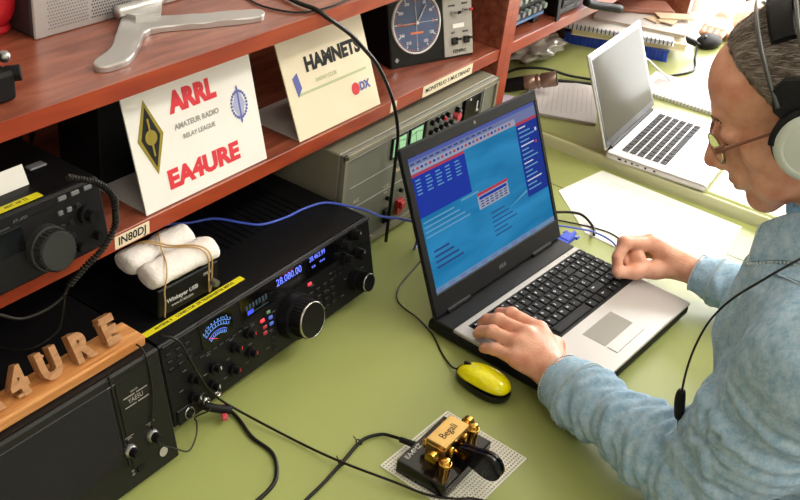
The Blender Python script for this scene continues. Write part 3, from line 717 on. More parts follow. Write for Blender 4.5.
for j in range(8): q(-.15, -.11 + (j * 5 % 4) * .01, .135 - j * .009, .1385 - j * .009, 8, .0007) if j > 3 else q(-.16, -.08 + (j * 5 % 4) * .012, .150 - j * .008, .1525 - j * .008, 9, .0007)
for j in range(6): q(.01, .05 + (j * 5 % 4) * .01, .108 - j * .008, .1102 - j * .008, 8, .0007)
for k, (x0, y0, x1, y1) in enumerate(((.06, .100, .187, .128),)):
    b.quad([(x0, y0, .0004), (x1, y1 - .006, .0004), (x1, y1 + .003, .0004)], mi=9)
q(sx0, sx1, sy0, .0435, 10)
for i in range(10): q(sx0 + .005 + i * .03, sx0 + .022 + i * .03, .0370, .0415, 1, .0007)
b.build('screen', E_, LID, label='glowing blue screen with program windows')
b = MB(FL); b.cyl((.010, .266, .0025), (.010, .266, .0035), .003, mi=0, smooth=False); b.build('webcam', 'btnlight', LID)
b = MB(FL); b.text('ASUS', (.01, .016, .0032), .009, bold=.0002); b.build('lid_badge', 'btnlight', LID)
for u in (-.181, .193): MB().box((u, -.12, .014), (.0008, .05, .007)).build('port_slots', 'black', LP) if False else None

# ------------------------------------------------------------------ mouse
MS = thing('computer_mouse', 'small yellow computer mouse with black sides, left of the laptop', 'mouse', (.372, -.260, 0), -.10)
def mshape(name, zf, rf, mats, a0=0.0):
    b = MB(); bm = bmesh.new(); nseg = 48; rings = []
    for r, z in rf:
        ring = []
        for k in range(nseg):
            a = 2 * PI * k / nseg; cx, sy = math.cos(a), math.sin(a)
            x = .0245 * math.copysign(abs(cx) ** .8, cx); y = .0465 * math.copysign(abs(sy) ** .85, sy)
            x *= 1 + .05 * -(y / .05); w = zf(x * r, y * r)
            ring.append(bm.verts.new((x * r, y * r, z + w)))
        rings.append(ring)
    for i in range(len(rings) - 1):
        for k in range(nseg): j = (k + 1) % nseg; bm.faces.new((rings[i][k], rings[i][j], rings[i + 1][j], rings[i + 1][k]))
    if rf[-1][0] < .1: bm.faces.new(rings[-1])
    bm.faces.new(rings[0][::-1])
    b._add(bm, I4, 0, True); return b.build(name, mats, MS)
slope = lambda x, y: -.004 * (y / .05) - .006 * (y / .05) ** 2 * (1 if y > 0 else .6)
mshape('shell', lambda x, y: 0 if True else 0, [(.90, .0008), (.98, .004), (1.0, .010), (.985, .0145)], 'blackgloss')
mshape('top', lambda x, y: slope(x, y) * 1.0, [(.97, .0185), (.955, .0215), (.90, .0262), (.78, .0305), (.6, .0335), (.4, .0350), (.2, .0357), (.03, .036)], 'yellowmouse')
b = MB(); b.box((0, .030, .0262), (.0050, .015, .008), bev=.001); b.build('wheel_slot', 'blackmatte', MS)
b = MB(); b.cyl((-.0016, .030, .0262), (.0016, .030, .0262), .0050, seg=18); b.build('wheel', 'knob', MS)
cableobj('mouse_cord', [(.3765, -.2145, .009), (.380, -.200, .004), (.400, -.170, .002), (.428, -.135, .002), (.449, -.092, .002), (.460, -.050, .002), (.485, -.026, .002), (.53, -.012, .002), (.60, .0, .002), (.70, .02, .002)], .0014, 'cable', 'thin black cord leading from the yellow mouse around behind the laptop', 'cable')

# ------------------------------------------------------------------ paddle on mesh pad
PC = (.212, -.312); pa = -.06
b = MB(T(PC[0], PC[1], .0004) @ RZ(pa)); W_, H_ = .152, .134; nx, ny = 31, 27
for i in range(nx + 1): b.box((-W_ / 2 + i * W_ / nx, 0, .0006), (.0022, H_, .0014))
for j in range(ny + 1): b.box((0, -H_ / 2 + j * H_ / ny, .0007), (W_, .0022, .0016))
tag(b.build('mesh_pad', 'meshpad'), 'white open-mesh rubber pad under the brass paddle key', 'mat')
PK = thing('paddle_key', 'brass double paddle key on a heavy black base with black finger pieces', 'morse key', (.201, -.300, .0022), .0)
b = MB(); b.box((0, 0, .0105), (.116, .078, .021), bev=.0015); b.build('base', 'blackgloss', PK)
b = MB(); b.text('EA4MZ', (-.030, .031, .0212), .0095, bold=.0001, sx=1.2); b.build('engraving', 'silver', PK)
b = MB(); b.box((.004, .002, .048), (.060, .031, .007), bev=.0008); b.box((-.024, .002, .034), (.006, .028, .022), bev=.0006); b.box((.031, .002, .034), (.006, .028, .022), bev=.0006)
b.box((.004, .008, .026), (.050, .02, .009), bev=.0006); b.build('frame', 'gold', PK, label='satin brass frame')
b = MB(); b.text('Begali', (.004, .002, .0517), .0150, m=I4, mi=0); b.build('name_engraving', 'ink', PK)
for x, y, z0, r, h in ((-.034, -.020, .021, .0085, .021), (.045, -.014, .021, .0085, .025)):
    b = MB(); b.lathe([(0, z0), (r, z0), (r, z0), (r, z0 + h * .7), (r, z0 + h * .7), (r * .8, z0 + h * .72), (r * .8, z0 + h * .9), (r * .6, z0 + h), (0, z0 + h)], (x, y, 0), seg=28)
    b.build('post', 'brass', PK)
for x in (-.038, .049):
    s_ = -1 if x < 0 else 1
    b = MB(); b.lathe([(0, 0), (.0085, 0), (.0085, 0), (.0085, .008), (.0085, .008), (.004, .0085), (.004, .016)], (x + s_ * .006, -.002, .038), (-s_, 0, 0), 24); b.build('adjusting_screw', 'brass', PK)
for x, y in ((-.020, .020), (.026, .020), (-.012, -.014), (.022, -.014)):
    MB().lathe([(0, 0), (.0045, 0), (.0045, 0), (.0045, .010), (.003, .0125), (0, .0125)], (x, y, .021 + .010), seg=18).build('screw', 'brass', PK)
for x in (-.006, .010): MB().box((x, -.020, .034), (.003, .030, .006)).build('lever_arm', 'brass', PK)
for s_, x in ((-1, -.001), (1, .006)):
    b = MB(); pr = [(q.x, q.y) for q in curve([(-.020, .024, 0), (-.020, .042, 0), (-.045, .049, 0), (-.066, .054, 0), (-.080, .047, 0), (-.086, .034, 0), (-.080, .020, 0), (-.066, .014, 0), (-.045, .019, 0)], 4, True)]
    b.prism([(y, z) for y, z in pr][::-1], x - .0024, x + .0024, m=S, bev=.001); b.build('finger_piece', 'blackgloss', PK)

# ------------------------------------------------------------------ white paper on the desk
b = MB(); 
P4 = [(1.02, -.058), (1.175, -.085), (1.165, -.40), (.885, -.425), (.905, -.175)]
b.prism(P4, .0004, .0011)
for j in range(12):
    for i in range(4):
        x = .955 + j * .0165; y = -.13 - i * .062 - (j % 3) * .006
        b.box((x, y, .00125), (.0010, .035 + (i * j % 3) * .008, .0002), mi=1, m=I4)
tag(b.build('paper_sheet', ['paper', mat('faint_pencil', '#c9c3bb', .8)]), 'large white paper with faint handwriting lying between the two laptops', 'paper')
# ------------------------------------------------------------------ far desk things
FZ = .0255
FP = thing('laptop', 'thin silver laptop with dark reflective screen on the far desk', 'laptop', (1.187, -.083, FZ), .06)
b = MB(); b.box((.155, -.108, .0085), (.318, .222, .016), bev=.004, seg=2); b.build('base', 'alu', FP)
b = MB(); b.box((.155, -.073, .0168), (.262, .100, .0006)); kb2 = b.build('keyboard', 'silver', FP)
for r in range(6):
    n = [13, 13, 13, 13, 12, 9][r]; x = .026
    for c_ in range(n):
        w = .258 / n; ww = w
        if r == 5: ww = [.02, .02, .02, .024, .095, .024, .02, .018, .017][c_]
        MB().box((x + ww / 2, -.0285 - r * .0172, .0175), (ww - .003, .0140, .0016), bev=.0004).build('key', keym, kb2); x += ww
b = MB(); b.box((.155, -.168, .0166), (.105, .072, .0006)); b.build('touchpad', 'silver', FP)
for i, x in enumerate((-.02, -.034, -.048, -.060, -.078, -.098)): MB().box((-.0040, x - .01, .0095), (.0012, .008 if i in (0, 3) else .0045, .004 if i != 3 else .002)).build('port', 'blackmatte', FP)
MB().cyl((.02, .003, .0160), (.29, .003, .0160), .0058).build('hinge', 'blackmatte', FP)
tf = .42; FF = frame((0, .003, .018), (1, 0, 0), (0, math.sin(tf), math.cos(tf)))
b = MB(FF); b.span((-.004, 0, -.0055), (.314, .208, .0), bev=.002); b.build('lid', 'alu', FP)
b = MB(FF); b.span((.0, .004, -.0005), (.310, .204, .0006)); b.span((.010, .018, 0), (.300, .194, .0010), mi=1)
b.build('screen', [mat('bezel_black', '#26262a', .3), mat('dark_glass', '#55534a', .10, spec=.03)], FP)
def paper(name, x, y, w, h, rz, z0, th, label, m='paper', cat='paper', lines=0, lm='greyink', blocks=()):
    b = MB(T(x, y, z0) @ RZ(rz)); b.box((0, 0, th / 2), (w, h, th))
    for k in range(lines):
        b.box((random.uniform(-.01, .01), h * .42 - k * h * .84 / max(1, lines - 1), th), (w * random.uniform(.6, .8), h * .006 + .0008, .0003), mi=1)
    for (u, v, ww, hh) in blocks: b.box((u, v, th), (ww, hh, .0004), mi=1)
    return tag(b.build(name, [m, lm]), label, cat)
paper('paper_stack', 1.392, .128, .225, .165, .42, FZ, .006, 'greyish stack of printed papers on the far desk behind the bright laptop screen', 'paper2', lines=13, lm=mat('faint_print', '#b5aeaa', .8))
paper('paper_stack', 1.425, .225, .16, .12, -.2, FZ + .0, .004, 'cream paper partly under the shelf beside the copper coloured microphone', 'cream') if False else None
NB = thing('notebook', 'open spiral notebook with grey printed blocks behind the silver laptop', 'notebook', (1.680, -.120, FZ), .06 - PI / 2)
b = MB(); b.box((.0, .0, .004), (.30, .155, .008)); b.box((-.085, .01, .0082), (.09, .05, .0005), mi=1); b.box((.045, .03, .0082), (.06, .045, .0005), mi=1); b.box((.03, -.04, .0082), (.11, .002, .0005), mi=1); b.box((-.08, .058, .0082), (.12, .002, .0005), mi=1); b.box((.10, -.02, .0082), (.06, .04, .0005), mi=1)
b.build('pages', ['paper', mat('grey_block', '#b8b4b4', .8)], NB)
b = MB()
for k in range(34):
    x = -.145 + k * .0088; b.tube([(x, -.072, .009), (x, -.080, .013), (x, -.086, .007), (x, -.080, .001)], .0011, 5, smoothn=2)
b.build('spiral', 'steel', NB)
# books and papers pile
z = FZ
def book(x, y, w, h, t, rz, z0, cover, label, name='book', cat='book', pages='beigepages', spiral=None):
    r = thing(name, label, cat, (x, y, z0), rz)
    MB().box((0, 0, t / 2), (w - .006, h - .006, t - .003)).build('pages', pages, r)
    b = MB(); b.box((0, 0, t - .001), (w, h, .002)); b.box((0, 0, .001), (w, h, .002))
    b.build('cover', cover, r)
    if spiral:
        b = MB()
        for k in range(int(w / .011)):
            xx = -w / 2 + .008 + k * .011; b.tube([(xx, -h / 2 + .006, t), (xx, -h / 2 - .004, t * .9), (xx, -h / 2 - .005, t * .3), (xx, -h / 2 + .004, 0.001)], .0017, 5, smoothn=2)
        b.build('spiral', spiral, r)
    return r
book(1.901, .214, .285, .20, .030, -1.22, z, 'bluebook', 'blue spiral binder at the bottom of the book pile', 'binder', 'binder', pages='bluebook', spiral='bluebook')
book(1.915, .200, .31, .215, .020, -1.10, z + .0305, 'cream', 'thick cream covered book lying on the blue binder', pages='beigepages')
book(1.880, .215, .30, .21, .012, -1.16, z + .0510, 'paper', 'white spiral notebook with dark blue coil on the book pile', 'notebook', 'notebook', pages='paper', spiral=mat('navy_coil', '#28348c', .4))
book(1.935, .170, .25, .17, .008, -1.25, z + .0650, 'paper2', 'grey thin magazine near the top of the book pile', 'magazine', 'magazine', pages='kraft')
b = MB(T(2.0, .195, z + .0745) @ RZ(-.9)); b.box((0, 0, .006), (.16, .09, .012), bev=.004, seg=2); b.box((0, 0, .013), (.15, .085, .004), bev=.002)
tag(b.build('wallet', 'leather'), 'flat brown leather wallet on top of the book pile', 'wallet')
for k, (x, y, rz, zz_) in enumerate(((1.965, .125, -.3, .0745), (1.975, .105, .1, .0780), (1.99, .10, -.8, .0815))):
    paper('folded_paper', x, y, .10, .045, rz, z + zz_ - .0005, .003, ('beige folded slip lowest beside the brown wallet', 'beige folded slip in the middle beside the brown wallet', 'beige folded slip uppermost beside the brown wallet')[k], 'kraft')
cableobj('rod_tool', [(1.36, .108, .280), (1.40, .100, .266), (1.49, .075, .246)], .0095, 'blackmatte', 'black rod shaped tool lying across the end of the shelf towards the books', 'tool')
b = MB(); b.cyl((1.50, .075, .240), (1.56, .06, .226), .016, .012); tag(b.build('metal_tip', 'steel'), 'worn metal tip at the end of the black rod', 'tool') if False else None
tag(MB(T(1.965, .040, .066) @ RZ(-.7) @ RY(.35)).box((0, 0, 0), (.060, .028, .016), bev=.003).box((.035, 0, 0), (.014, .018, .008)).build('black_adapter', 'blackmatte'), 'black connector hanging over the right corner of the book pile', 'adapter')
# clear plastic bag
b = MB(); bm = bmesh.new(); bmesh.ops.create_icosphere(bm, subdivisions=4, radius=1)
for v in bm.verts:
    n_ = noise.noise(v.co * 2.3) * .5 + noise.noise(v.co * 6) * .22
    v.co = V((v.co.x * .10, v.co.y * .05, max(-.02, v.co.z * .024))) * (1 + n_)
zmin = min(v.co.z for v in bm.verts); b._add(bm, T(1.60, .315, FZ - zmin + .0005), 0, True)
tag(b.build('plastic_bag', mat('clear_plastic', '#b0aca4', .18, spec=.8, bump=.6, bscale=30)), 'crumpled grey plastic bag under the shelf beside the books', 'bag')
cableobj('cable', [(1.36, .30, .028), (1.42, .275, .05), (1.47, .22, .055), (1.53, .17, .035), (1.60, .09, .028), (1.68, .045, .028), (1.74, .01, .028), (1.85, -.03, .028), (1.95, .0, .028), (2.02, .02, .030)], .0034, 'cable', 'black cable curving across the far desk behind the silver laptop')
cableobj('cable', [(1.34, .28, .028), (1.40, .245, .040), (1.47, .185, .036), (1.55, .11, .028), (1.60, .06, .028)], .0034, 'cable', 'black cable on the far desk nearest the copper coloured microphone')
b = MB(); b.tube([(1.60, .015, .040), (1.63, .035, .055), (1.69, .055, .072), (1.705, .050, .072), (1.71, .010, .050), (1.715, -.02, .034)], .0028); tag(b.build('wire_stand', 'white'), 'bent white wire behind the spiral notebook', 'wire')
MC = thing('microphone', 'copper coloured microphone with ring grooves lying beside the shelf upright', 'microphone', (1.372, .178, .066), -.42)
MC.rotation_euler = (0, -.32, -1.12)
b = MB(); b.lathe([(0, -.045), (.016, -.045), (.018, -.042), (.018, -.02), (.015, -.018), (.015, -.016), (.018, -.014), (.018, -.008), (.015, -.006), (.015, -.004), (.018, -.002), (.018, .030), (.0165, .032)], (0, 0, 0), (1, 0, 0), 28); b.build('barrel', 'copper', MC)
MB().lathe([(.0165, .031), (.0155, .034), (.0155, .034), (0, .034)], (0, 0, 0), (1, 0, 0), 24).build('grille', 'panel', MC)
MB().lathe([(0, -.11), (.012, -.11), (.016, -.09), (.017, -.045)], (0, 0, 0), (1, 0, 0), 20).build('handle', 'blackmatte', MC)
paper('paper_scrap', 1.355, .305, .07, .05, .2, FZ, .002, 'white paper scrap on the far desk by the shelf upright', 'paper', lines=3)
paper('paper_scrap', 1.285, .235, .05, .05, .3, FZ, .002, 'lilac paper scrap under the black tail of the microphone', mat('lilac_paper', '#d8c8e0', .8))
# right unit devices
U2 = thing('radio_receiver', 'dark radio with pale knobs and a blue edge on the shelf right of the upright', 'radio', (1.052, .150, .2585))
b = MB(); b.box((.088, .11, .062), (.176, .22, .10), bev=.003); b.build('case', 'black', U2)
b = MB(); b.box((.088, -.002, .062), (.174, .006, .098), bev=.002); b.box((.088, -.004, .0185), (.170, .004, .006), mi=1); b.build('front_panel', ['panel', mat('blue_edge', '#4a78b0', .4)], U2)
for i in range(7):
    for j in range(2):
        f_ = frame((.015 + i * .024, -.005, .038 + j * .030), (1, 0, 0), (0, 0, 1)); k = MB(f_); k.cyl((0, 0, 0), (0, 0, .010), .0065, seg=14); k.build('knob', 'btnlight' if (i + j) % 3 else mat('pale_green_knob', '#7f8f86', .4), U2)
for x in (.025, .15): MB().span((x - .012, -.002, 0.0003), (x + .012, .03, .013)).build('foot', 'blackmatte', U2)
U3 = thing('desk_speaker', 'black boxy speaker with a white label at the end of the shelf', 'speaker', (1.262, .122, .2585))
b = MB(); b.box((.06, .07, .075), (.12, .13, .148), bev=.006, seg=2); b.build('case', 'black', U3)
b = MB(); b.box((.055, .003, .080), (.095, .004, .12), bev=.004); b.build('grille', mat('speaker_cloth_grey', '#2b2b2c', .7, bump=1, bscale=500), U3)
b = MB(); b.box((.085, -.0002, .062), (.030, .002, .034)); b.box((.085, -.0014, .066), (.022, .0006, .002), mi=1); b.box((.085, -.0014, .058), (.022, .0006, .002), mi=1); b.build('sticker', ['paper', 'greyink'], U3, label='small white label')
b = MB(); b.prism([(0, 0), (.014, 0), (.006, .05), (-.008, .05)], 0, .004, m=frame((-.020, .0, .0), (1, 0, 0), (0, 0, 1))); b.build('stand_leg', 'blackmatte', U3)
b = MB(); b.box((1.49, .20, .2990), (.12, .10, .08), bev=.01, seg=2); tag(b.build('blue_box', mat('soft_blue', '#5a86c8', .5)), 'light blue box at the far end of the shelf', 'box')
# ------------------------------------------------------------------ signed distance modelling for people
try:
    import openvdb
except Exception:
    import pyopenvdb as openvdb
class SDF:
    def __init__(s, lo, hi, h):
        s.lo = np.array(lo, np.float32); s.h = h; n = np.ceil((np.array(hi) - lo) / h).astype(int) + 1
        s.a = np.full(n, .03, np.float32); s.n = n; s.M = I4
    def _reg(s, lo, hi):
        i0 = np.maximum(0, np.floor((np.array(lo) - s.lo) / s.h).astype(int)); i1 = np.minimum(s.n, np.ceil((np.array(hi) - s.lo) / s.h).astype(int) + 1)
        if np.any(i1 <= i0): return None, None
        g = [s.lo[k] + s.h * np.arange(i0[k], i1[k], dtype=np.float32) for k in range(3)]
        return tuple(slice(a, b) for a, b in zip(i0, i1)), (g[0][:, None, None], g[1][None, :, None], g[2][None, None, :])
    def _mix(s, sl, dd, k, sub):
        a = s.a[sl]
        if sub:
            dd = -dd; hh = np.clip(.5 - .5 * (a - dd) / k, 0, 1) if k else 0
            s.a[sl] = np.maximum(a, dd) if not k else a + (dd - a) * hh + k * hh * (1 - hh)
        elif k:
            hh = np.clip(.5 + .5 * (a - dd) / k, 0, 1); s.a[sl] = a + (dd - a) * hh - k * hh * (1 - hh)
        else: s.a[sl] = np.minimum(a, dd)
    def cone(s, a, b, ra, rb=None, k=.008, sub=False):
        rb = ra if rb is None else rb; a = np.array(s.M @ V(a)); b = np.array(s.M @ V(b)); m = max(ra, rb) + k + .02
        sl, g = s._reg(np.minimum(a, b) - m, np.maximum(a, b) + m)
        if sl is None: return s
        ab = b - a; L2 = float(ab @ ab) + 1e-12
        t = np.clip(((g[0] - a[0]) * ab[0] + (g[1] - a[1]) * ab[1] + (g[2] - a[2]) * ab[2]) / L2, 0, 1)
        dd = np.sqrt((g[0] - a[0] - t * ab[0]) ** 2 + (g[1] - a[1] - t * ab[1]) ** 2 + (g[2] - a[2] - t * ab[2]) ** 2) - (ra + (rb - ra) * t)
        s._mix(sl, dd.astype(np.float32), k, sub); return s
    def chain(s, pts, rs, k=.006):
        for i in range(len(pts) - 1): s.cone(pts[i], pts[i + 1], rs[i], rs[i + 1], k)
        return s
    def ell(s, c, r, rot=None, k=.01, sub=False):
        Mx = s.M @ Matrix.Translation(c) @ ((rot.to_4x4() if rot is not None else I4)); c = np.array(Mx.translation); Rm = np.array(Mx.to_3x3()); m = max(r) + k + .02
        sl, g = s._reg(c - m, c + m)
        if sl is None: return s
        x, y, z = g[0] - c[0], g[1] - c[1], g[2] - c[2]
        q = [(Rm[0, i] * x + Rm[1, i] * y + Rm[2, i] * z) for i in range(3)]
        k0 = np.sqrt(sum((q[i] / r[i]) ** 2 for i in range(3))); k1 = np.sqrt(sum((q[i] / r[i] ** 2) ** 2 for i in range(3))) + 1e-9
        s._mix(sl, (k0 * (k0 - 1) / k1).astype(np.float32), k, sub); return s
    def plane(s, p, n, k=.004, box=None):  # cut away everything on the +n side
        p = np.array(s.M @ V(p)); n = np.array((s.M.to_3x3() @ V(n)).normalized())
        sl, g = s._reg(s.lo, s.lo + s.n * s.h) if box is None else s._reg(*box)
        dd = (g[0] - p[0]) * n[0] + (g[1] - p[1]) * n[1] + (g[2] - p[2]) * n[2]
        s._mix(sl, -dd.astype(np.float32), k, True); return s
    def arrays(s):
        g = openvdb.FloatGrid(.03); a = np.clip(s.a, -.03, .03).astype(np.float32); g.copyFromArray(a)
        out = g.convertToQuads(0.0) if hasattr(g, 'convertToQuads') else g.convertToPolygons(0.0)
        pts, quads = out[0], out[-1]
        return np.array(pts, dtype=np.float64) * s.h + s.lo, np.array(quads)
    def build(s, name, mats, parent=None, disp=None, facemat=None):
        P, Q = s.arrays()
        # keep orientation outward
        c = P[Q[:, 0]]; nrm = np.cross(P[Q[:, 1]] - c, P[Q[:, 2]] - c); vol = np.sum(np.einsum('ij,ij->i', c, nrm))
        if vol < 0: Q = Q[:, ::-1]
        me = bpy.data.meshes.new(name); me.from_pydata(P.tolist(), [], Q.tolist()); me.update()
        if disp is not None:
            me.vertices.foreach_set('co', disp(P, me).ravel()); me.update()
        me.polygons.foreach_set('use_smooth', [True] * len(me.polygons))
        for x in (mats if isinstance(mats, (list, tuple)) else [mats]): me.materials.append(M[x] if isinstance(x, str) else x)
        if facemat is not None:
            cen = P[Q].mean(axis=1); me.polygons.foreach_set('material_index', facemat(cen).astype(int).tolist())
        me.update()
        o = bpy.data.objects.new(name, me); COL.objects.link(o)
        if parent is not None: o.parent = parent; o.matrix_parent_inverse = parent_inv(parent)
        return o
def parent_inv(p): return (Matrix.Translation(p.location) @ p.rotation_euler.to_matrix().to_4x4()).inverted()

def skinmat(name, base, red):
    m = mat(name, base, .45, bump=.25, bscale=350, spec=.4); nt = m.node_tree; b = nt.nodes['Principled BSDF']
    tc = nt.nodes.new('ShaderNodeTexCoord'); n1 = nt.nodes.new('ShaderNodeTexNoise'); n1.inputs['Scale'].default_value = 38; n1.inputs['Detail'].default_value = 5
    nt.links.new(tc.outputs['Object'], n1.inputs[0]); rp = nt.nodes.new('ShaderNodeValToRGB')
    rp.color_ramp.elements[0].color = lin(red); rp.color_ramp.elements[1].color = lin(base); rp.color_ramp.elements[0].position = .3; rp.color_ramp.elements[1].position = .62
    nt.links.new(n1.outputs[0], rp.inputs[0]); nt.links.new(rp.outputs[0], b.inputs['Base Color'])
    b.inputs['Subsurface Weight'].default_value = .12; b.inputs['Subsurface Radius'].default_value = (.008, .003, .0015); b.inputs['Subsurface Scale'].default_value = .6
    return m
M['skin'] = skinmat('skin', '#e6ae92', '#d48e72')
M['lip'] = mat('lip_skin', '#bd7664', .45)
M['hair'] = mat('grey_brown_hair', '#7a7068', .5, bump=1.0, bscale=420, stretch=(1, .16, .16), vary=.35, vscale=180)
M['hairlight'] = mat('grey_hair', '#b4aca2', .5, vary=.3, vscale=200)
M['hairdark'] = mat('dark_brown_hair', '#54463c', .5, vary=.3, vscale=200)

def denim():
    m = mat('denim_cloth', '#9ab0ba', .9, bump=.5, bscale=1400); nt = m.node_tree; b = nt.nodes['Principled BSDF']
    tc = nt.nodes.new('ShaderNodeTexCoord'); n1 = nt.nodes.new('ShaderNodeTexNoise'); n1.inputs['Scale'].default_value = 75; n1.inputs['Detail'].default_value = 12; n1.inputs['Roughness'].default_value = .85
    nt.links.new(tc.outputs['Object'], n1.inputs[0]); rp = nt.nodes.new('ShaderNodeValToRGB')
    rp.color_ramp.elements[0].color = lin('#6a9abc'); rp.color_ramp.elements[1].color = lin('#c8dce8'); rp.color_ramp.elements[0].position = .33; rp.color_ramp.elements[1].position = .68
    nt.links.new(n1.outputs[0], rp.inputs[0]); nt.links.new(rp.outputs[0], b.inputs['Base Color'])
    return m
M['denim'] = denim(); M['denimdark'] = mat('denim_seam', '#5c7f9a', .85, bump=.5, bscale=700); M['stitch'] = mat('pale_frayed_seam', '#c6d2d2', .9)

MAN = thing('person', 'man in a light blue denim shirt and headphones typing on the open black laptop', 'person', (.47, -.88, -.75), 0)
HP, HA = V((.457, -.545, .530)), math.radians(32)
HM = Matrix.Translation(HP) @ RZ(math.radians(14)) @ RX(-HA)
s = SDF((.15, -1.02, -.74), (.97, -.16, .70), .0029)
# --- head (local: x right, y forward, z up)
s.M = HM
s.ell((0, -.022, .038), (.074, .097, .084), k=0)
s.ell((0, .038, .046), (.060, .054, .056), k=.02)
s.ell((0, .034, -.030), (.054, .052, .066), k=.02)
for x in (-1, 1):
    s.cone((x * .052, -.012, -.040), (x * .016, .062, -.095), .018, .015, .02)
    s.ell((x * .044, .050, -.022), (.018, .020, .018), k=.018)
    s.cone((x * .045, .0, -.02), (x * .036, .052, -.066), .02, .018, .02)
s.ell((0, .072, -.094), (.021, .017, .017), k=.014)
s.cone((-.030, .083, .027), (.030, .083, .027), .0090, .0090, .014)
for x in (-1, 1): s.ell((x * .031, .096, .004), (.017, .0145, .012), k=.009, sub=True)
s.ell((0, .076, -.030), (.030, .022, .034), k=.012); s.cone((0, .084, .018), (0, .109, -.026), .0075, .0100, .008); s.ell((0, .112, -.033), (.0105, .0110, .0100), k=.006)
for x in (-1, 1): s.ell((x * .0115, .101, -.037), (.0080, .0100, .0078), k=.005)
s.ell((0, .084, -.058), (.029, .014, .020), k=.012)
s.ell((0, .0935, -.0600), (.021, .0080, .0045), k=.004); s.ell((0, .0910, -.0705), (.019, .0080, .0050), k=.004)
s.ell((0, .101, -.0652), (.024, .006, .0014), k=.003, sub=True)
for x in (-1, 1):
    s.ell((x * .031, .0765, .004), (.0160, .0145, .0120), k=.004)     # lid covered eyeball
    s.ell((x * .031, .0905, .0000), (.0125, .005, .0016), k=.002, sub=True)
    s.ell((x * .078, -.014, -.004), (.007, .019, .031), rot=Matrix.Rotation(-.2, 3, 'X'), k=.006)
    s.cone((x * .022, .094, -.028), (x * .038, .078, -.062), .0016, .0016, .004, sub=True)
s.cone((0, -.035, -.04), (0, -.070, -.150), .056, .060, .03)
s.cone((0, -.01, -.07), (0, -.050, -.140), .040, .050, .03)
s.M = I4
# --- trunk and arms under the shirt
NB_ = V((.455, -.655, .405))
s.ell((.47, -.69, .18), (.150, .085, .17), rot=Matrix.Rotation(-.35, 3, 'X'), k=.04); s.ell((.47, -.80, -.02), (.145, .10, .16), k=.05); s.ell((.47, -.88, -.20), (.15, .11, .10), k=.05)
s.cone(HM @ V((0, -.045, -.09)), NB_, .056, .056, .03); s.cone(NB_, (.46, -.68, .30), .053, .065, .03)
SL, EL, WL = V((.285, -.685, .330)), V((.318, -.600, .080)), V((.412, -.350, .050))
SR, ER, WR = V((.645, -.700, .310)), V((.815, -.625, .062)), V((.828, -.403, .060))
for S_, E2, W_ in ((SL, EL, WL), (SR, ER, WR)):
    s.cone((.465, -.67, .30), S_, .045, .042, .03); s.cone(S_, E2, .046, .038, .02); s.cone(E2, E2.lerp(W_, .35), .038, .038, .02); s.cone(E2.lerp(W_, .35), W_, .038, .0245, .02)
# legs under the desk
for x in (-1, 1):
    s.cone((.47 + x * .09, -.88, -.24), (.47 + x * .13, -.50, -.24), .075, .055, .03); s.cone((.47 + x * .13, -.50, -.24), (.47 + x * .13, -.56, -.66), .05, .035, .02)
    s.cone((.47 + x * .13, -.57, -.705), (.47 + x * .15, -.40, -.71), .03, .028, .02)
# --- left hand (nearer the camera), palm down on the keys
def hand(wr, mcp, pips, dips, tips, thumb, rbase):
    for i, (m_, p_, d_, t_) in enumerate(zip(mcp, pips, dips, tips)):
        m_, p_, d_, t_ = V(m_), V(p_), V(d_), V(t_); r0 = (.0104, .0106, .0100, .0088)[i]
        root_ = V(wr).lerp(m_, .22)
        s.cone(root_, m_, .0185 if i < 3 else .0170, .0138, .014)
        s.chain([m_, p_], [r0 + .0016, r0 + .0006], .0045); s.chain([p_, d_, t_], [r0 + .0004, r0 - .0006, r0 - .0018], .0025)
        s.ell(m_ + V((0, 0, .004)), (.0085, .0085, .0075), k=.006)
        s.ell(p_, (r0 + .0012,) * 3, k=.003)
    s.chain([V(q_) for q_ in thumb], [.0200, .0150, .0115, .0090], .010)
    s.cone(V(mcp[0]).lerp(V(wr), .2), V(mcp[3]).lerp(V(wr), .25), .0125, .0115, .012)
hand(WL + V((.004, 0, 0)), [(.473, -.290, .069), (.444, -.282, .073), (.420, -.283, .068), (.399, -.292, .058)],
     [(.482, -.236, .066), (.451, -.231, .068), (.425, -.235, .063), (.402, -.255, .054)],
     [(.487, -.216, .054), (.457, -.209, .054), (.430, -.215, .050), (.407, -.238, .044)],
     [(.488, -.210, .0430), (.458, -.202, .0430), (.432, -.209, .0415), (.409, -.233, .0390)],
     [(.440, -.335, .052), (.476, -.318, .050), (.488, -.290, .046), (.490, -.262, .0430)], 0)
s.ell((.788, -.316, .062), (.013, .018, .017), k=.01)
# --- right hand, thumb and forefinger pinched above the keys
hand(WR, [(.815, -.330, .086), (.830, -.320, .080), (.842, -.325, .068), (.849, -.336, .055)],
     [(.778, -.294, .088), (.795, -.285, .078), (.811, -.290, .063), (.830, -.302, .048)],
     [(.757, -.292, .069), (.776, -.290, .062), (.790, -.302, .052), (.812, -.312, .043)],
     [(.750, -.299, .051), (.779, -.303, .054), (.791, -.315, .050), (.806, -.322, .044)],
     [(.822, -.382, .058), (.798, -.350, .050), (.769, -.324, .0475), (.745, -.304, .0460)], 0)
headinv = HM.inverted()
tr = SDF((.18, -1.04, -.76), (.76, -.36, -.06), .006)
tr.ell((.47, -.87, -.21), (.172, .140, .115), k=0)
for x in (-1, 1):
    tr.cone((.47 + x * .09, -.88, -.245), (.47 + x * .13, -.50, -.24), .088, .068, .03); tr.cone((.47 + x * .13, -.50, -.245), (.47 + x * .13, -.56, -.67), .066, .052, .02)
tr.build('trousers', mat('dark_trousers', '#2c3340', .9), MAN)
